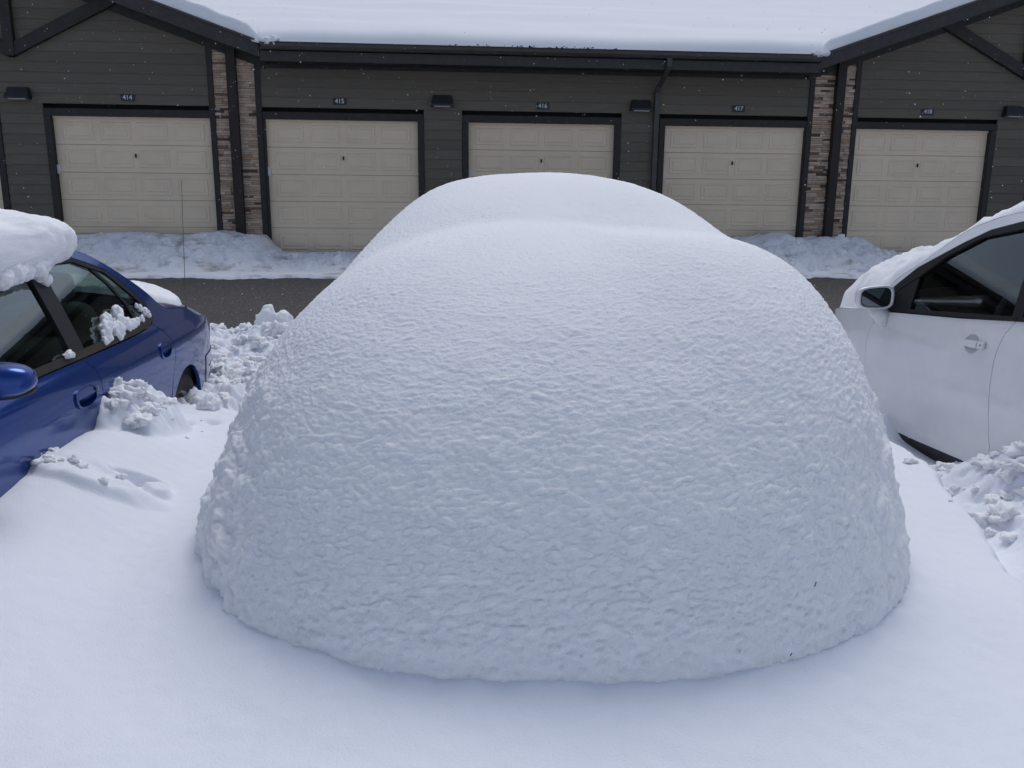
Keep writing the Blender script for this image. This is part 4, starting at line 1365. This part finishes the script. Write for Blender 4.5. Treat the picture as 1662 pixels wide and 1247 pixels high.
# door mirror on its stalk
wm = bpy.data.objects.new('side_mirror', None)
link(wm, wagon)
def soft_prism(name, pts_a, pts_b, material, parent, bev=.012, seg=3):
    n = len(pts_a)
    V = list(pts_a) + list(pts_b)
    F = [list(range(n)), list(range(2 * n - 1, n - 1, -1))] + [(i, n + i, n + (i + 1) % n, (i + 1) % n) for i in range(n)]
    o = mesh_obj(name, V, F, material, parent)
    bm = bmesh.new(); bm.from_mesh(o.data)
    bmesh.ops.recalc_face_normals(bm, faces=bm.faces[:])
    bmesh.ops.bevel(bm, geom=bm.edges[:], offset=bev, segments=seg, affect='EDGES')
    bm.to_mesh(o.data); bm.free()
    o.data.shade_smooth()
    return o
ms = .93
def m_out(k):
    out = []
    for t in np.linspace(0, 2 * math.pi, 36, endpoint=False):
        c, q = math.cos(t), math.sin(t)
        o = .108 * np.sign(c) * abs(c) ** .55
        h = .069 * np.sign(q) * abs(q) ** .55 - .10 * o * (q > 0) * abs(q)
        out.append((.968 + k * o, 1.050 + k * h))
    return out
rings = [(0., 1.0), (-.004, .97), (-.004, .80), (.004, .80)]
V, F = [], []
prof_ = [(.012, .80), (-.002, .82), (-.006, .90), (-.002, .97), (.012, 1.0), (.045, .99), (.085, .80), (.105, .55), (.112, .2)]
n_ = 36
for ds, k in prof_: V += [w_tw(ms + ds, o, h) for o, h in m_out(k)]
for i in range(len(prof_) - 1):
    for j in range(n_): F.append((i * n_ + j, i * n_ + (j + 1) % n_, i * n_ + n_ + (j + 1) % n_, i * n_ + n_ + j))
F.append([(len(prof_) - 1) * n_ + j for j in range(n_)])
mesh_obj('mirror_housing', V, F, M['white'], wm, True)
mesh_obj('mirror_rim', [w_tw(ms + .004, o, h) for o, h in m_out(.83)], [list(range(n_))], M['black'], wm)
mesh_obj('mirror_glass', [w_tw(ms + .001 + .02 * (o - 1.0), o, h) for o, h in m_out(.76)], [list(range(n_))], M['mirror'], wm)
sa = [(.86, .868), (.865, .980), (.965, .985), (.925, .885)]
soft_prism('mirror_stalk', [w_tw(ms + .01, o, h) for o, h in sa], [w_tw(ms + .11, o, h) for o, h in sa], M['white'], wm, .010)
interior(wagon, w_tw, .78, 1.02, 1, M['seat_dark'], -.02, -.95)

# ------------------------------------------------------------------ snow on the cars
def lumpy(P, Nn, amp, f, seed):
    x, y, z = P[..., 0], P[..., 1], P[..., 2]
    n = amp * 1.6 * pn(x * f, y * f, z * f, seed) + amp * .8 * (puff(x * f * 2.3, y * f * 2.3, z * f * 2.3, seed + 1) - .4)
    n = n + amp * .4 * (puff(x * f * 5, y * f * 5, z * f * 5, seed + 2) - .4) + amp * .18 * (puff(x * f * 11, y * f * 11, z * f * 11, seed + 3) - .4)
    return P + Nn * n[..., None]

def snow_cap(name, tw, c, half, e, label, seed, amp=.05, f=5, n=150, ep=.32, shape=None):
    i = np.linspace(0, 2 * math.pi, 2 * n, endpoint=False)[:, None]
    j = np.linspace(-math.pi / 2, math.pi / 2, n + 1)[None]
    pw = lambda v, q: np.sign(v) * np.abs(v) ** q
    x, y, z = pw(np.cos(j), e) * pw(np.cos(i), ep), pw(np.cos(j), e) * pw(np.sin(i), ep), pw(np.sin(j), e) + 0 * i
    s, o, h = c[0] + half[0] * x, c[1] + half[1] * y, c[2] + half[2] * z
    if shape: s, o, h = shape(s, o, h)
    P = np.stack(np.broadcast_arrays(*tw(s, o, h)), -1).astype(float)
    Nn = P - np.array(tw(*c))
    Nn = Nn / np.array([half[1], half[0], half[2]])[None, None] ** 1.2
    Nn /= np.linalg.norm(Nn, axis=-1, keepdims=True) + 1e-9
    P = lumpy(P, Nn, amp, f, seed)
    o = grid_obj(name, P, M['snow'], None, closed_u=True)
    tag(o, label, 'snow')
    return o
def cap_shape(s, o, h):
    # thinner towards the back of the roof, hanging a little over the near edge
    k = np.clip((s + 11.6) / 1.35, 0, 1)
    h = np.where(h > 1.40, 1.40 + (h - 1.40) * (1 - .30 * k ** 2), h)
    return s, o, h
snow_cap('roof_snow_cap', b_tw, (-11.42, .02, 1.405), (1.29, .785, .185), .66, 'thick lumpy cap of snow hanging over the roof of the blue sedan', 201, .018, 4.0, 150, shape=cap_shape)
hang = []
for k, (s, o, h, r) in enumerate(((-10.66, .745, 1.305, .04), (-10.72, .755, 1.32, .055), (-10.62, .735, 1.27, .030), (-10.585, .74, 1.245, .024), (-10.93, .77, 1.315, .055), (-11.02, .775, 1.29, .04), (-11.22, .78, 1.31, .065), (-11.4, .78, 1.29, .05), (-11.0, .77, 1.27, .022), (-10.82, .765, 1.30, .035))):
    hang.append(lump_geo(b_tw(s, o - .02, h), (r, r * 1.3, r * 1.05), 300 + k, .22, 1.7, 4, .35))
chunk('snow_clump', hang, 'row of ragged snow clumps hanging from the roof edge over the blue sedan windows', 'snow clump')

def top_snow(name, car, s0, s1, t0, t1, thick, label, seed, ns=220, nt=160, amp=.02, f=6, wob=.12, ex=5.):
    S, T = np.meshgrid(np.linspace(s0, s1, ns), np.linspace(t0, t1, nt), indexing='ij')
    a = (S - (s0 + s1) / 2) / ((s1 - s0) / 2)
    b = (T - (t0 + t1) / 2) / ((t1 - t0) / 2)
    x, y, z = car.tw(S, car.w(S, car.hr(S)) * T, car.hr(S) + (car.hc(S) - car.hr(S)) * (1 - np.abs(T) ** 2.6))
    r = (np.abs(a) ** ex + np.abs(b) ** ex) ** (1 / ex) + wob * pn(x * 4, y * 4, 0, seed) + wob * .5 * pn(x * 11, y * 11, 0, seed + 1)
    prof = np.clip(1 - np.clip(r, 0, None) ** 7, 0, 1) ** .5
    prof = prof * sstep(1, .965, np.abs(b)) * sstep(1, .985, np.abs(a))
    th = thick(S, T)
    nz = amp * (1.6 * pn(x * f, y * f, z * f, seed + 2) + .9 * (puff(x * f * 2.3, y * f * 2.3, z * f * 2.3, seed + 3) - .4) + .5 * (puff(x * f * 5, y * f * 5, z * f * 5, seed + 4) - .4) + .25 * (puff(x * f * 12, y * f * 12, z * f * 12, seed + 5) - .4))
    Z = z + np.where(prof > 0, (th + nz) * prof, 0) - np.where(prof > .02, 0, .02)
    o = grid_obj(name, np.stack([x, y, Z], -1), M['snow'])
    return tag(o, label, 'snow')
top_snow('trunk_snow', B, -9.25, -8.12, -.85, .80, lambda S, T: .075 + .03 * (T < .3), 'rounded slab of snow lying on the trunk lid of the blue sedan', 401, amp=.012, f=5)
w_thick = smooth_table([-2.3, -1.0, -.3, .0, .3, .55, .8, 1.18, 1.45, 1.76, 2.05, 2.25, 2.55], [.10, .09, .085, .085, .085, .11, .17, .29, .34, .31, .22, .15, .08])
top_snow('windshield_snow', W, -1.9, 2.36, -1.0, .97, lambda S, T: w_thick(S) * (1 - .35 * np.abs(T) ** 3), 'lumpy snow banked over the hood and windshield of the white wagon', 421, ns=300, nt=150, amp=.024, f=5, wob=.06, ex=10)

cl = []
for k, (s, h, r) in enumerate(((-10.25, 1.022, .034), (-10.30, .99, .036), (-10.33, .965, .032), (-10.10, 1.035, .034), (-10.13, .995, .036), (-10.20, .965, .040), (-10.06, .978, .030), (-10.01, .968, .024), (-10.37, .948, .020), (-9.97, .966, .018), (-9.93, .972, .02))):
    cl.append(lump_geo(b_tw(s, b_w(s, h) + .004, h), (r * .75, r * 1.1, r * 1.25), 340 + k, .28, 1.8, 4, .35))
chunk('snow_clump', cl, 'snow clumps stuck to the sill of the rear door window of the blue sedan', 'snow clump')
cl = []
for k, (s, h, r) in enumerate(((-9.76, 1.0, .022), (-9.79, 1.025, .016), (-9.74, .985, .02), (-9.85, .975, .018), (-9.82, 1.04, .012))):
    cl.append(lump_geo(b_tw(s, b_w(s, h) + .003, h), (r * .7, r * 1.05, r * 1.15), 360 + k, .4, 2.2, 4))
chunk('snow_clump', cl, 'small snow clump in the corner of the rear quarter window of the blue sedan', 'snow clump')
chunk('snow_clump', [lump_geo(b_tw(-10.76, b_w(-10.76, .95) + .01, .957), (.014, .03, .016), 371, .5, 2.5, 4), lump_geo(b_tw(-10.735, b_w(-10.74, .95) + .01, .952), (.012, .018, .012), 372, .5, 2.5, 4)],
      'tiny snow clump on the front window sill of the blue sedan', 'snow clump')

# ------------------------------------------------------------------ broken lumps lying on the dug-over snow
def rubble(spots, zfun, seed, label, material='snow'):
    parts = []
    rr = np.random.default_rng(seed)
    for (cx, cy, sx, sy, n, r0, r1) in spots:
        X = cx + rr.normal(size=n) * sx
        Y = cy + rr.normal(size=n) * sy
        Z = zfun(X, Y)
        for k in range(n):
            r = r0 + (r1 - r0) * rr.random() ** 2.2
            parts.append(lump_geo((X[k], Y[k], Z[k] + r * .12), (r * rr.uniform(.7, 1.5), r * rr.uniform(.7, 1.3), r * rr.uniform(.5, .9)), seed + k, .5, 1.4, 4 if r > .04 else 3, .7, rr.uniform(0, 3)))
    o = mesh_obj('snow_rubble', *join_geo(parts), M[material], None, smooth=True)
    return tag(o, label, 'snow', kind='stuff')
gs = lambda X, Y: ground_snow(np.concatenate([X, [-30.]]), np.concatenate([Y, [-11.]]))[:-1]
rubble([(-2.0, -10.36, .09, .16, 36, .012, .055), (-1.90, -10.45, .08, .14, 14, .006, .02)], gs, 501, 'broken lumps heaped against the rear door of the blue sedan')
rubble([(-1.75, -8.9, .35, .6, 70, .02, .08), (-2.0, -7.4, .4, .5, 90, .03, .10), (-2.1, -6.5, .5, .18, 60, .03, .11), (-1.6, -9.6, .25, .15, 25, .01, .04)], gs, 601, 'trampled snow lumps between the blue sedan and the buried car')
rubble([(1.75, -11.1, .14, .30, 46, .015, .075), (1.62, -11.3, .10, .28, 26, .008, .03), (1.66, -10.75, .08, .10, 8, .01, .03)], gs, 701, 'dug-over snow lumps beside the door of the white wagon')
rubble([(-2.03, -11.2, .10, .04, 12, .010, .035)], gs, 801, 'crumbs on the broken slab beside the front door of the blue sedan')

# ------------------------------------------------------------------ falling snow
flV, flF = [], []
octv = np.array([(1, 0, 0), (-1, 0, 0), (0, 1, 0), (0, -1, 0), (0, 0, 1), (0, 0, -1)], float)
octf = [(0, 2, 4), (2, 1, 4), (1, 3, 4), (3, 0, 4), (2, 0, 5), (1, 2, 5), (3, 1, 5), (0, 3, 5)]
for k in range(2200):
    d = 2.2 + 11 * random.random() ** .8
    lat = random.uniform(-.75, .75) * d
    p = CAM + np.array([R2[0] * lat + A2[0] * d, R2[1] * lat + A2[1] * d, 0])
    p[2] = random.uniform(-.3, 4.5)
    r = random.uniform(.0010, .0062) * (d / 9) ** .7 * (1.5 if random.random() < .05 else 1)
    rot = rng.normal(size=(3, 3))
    q, _ = np.linalg.qr(rot)
    flV.append(octv @ q * r * np.array([1, random.uniform(.6, 1), random.uniform(.6, 1.3)]) + p)
    flF += [[i + k * 6 for i in f] for f in octf]
o = mesh_obj('falling_snow', np.vstack(flV), flF, M['snow_roof'])
tag(o, 'fine snowflakes drifting down in front of the garages', 'snowflakes', kind='stuff')
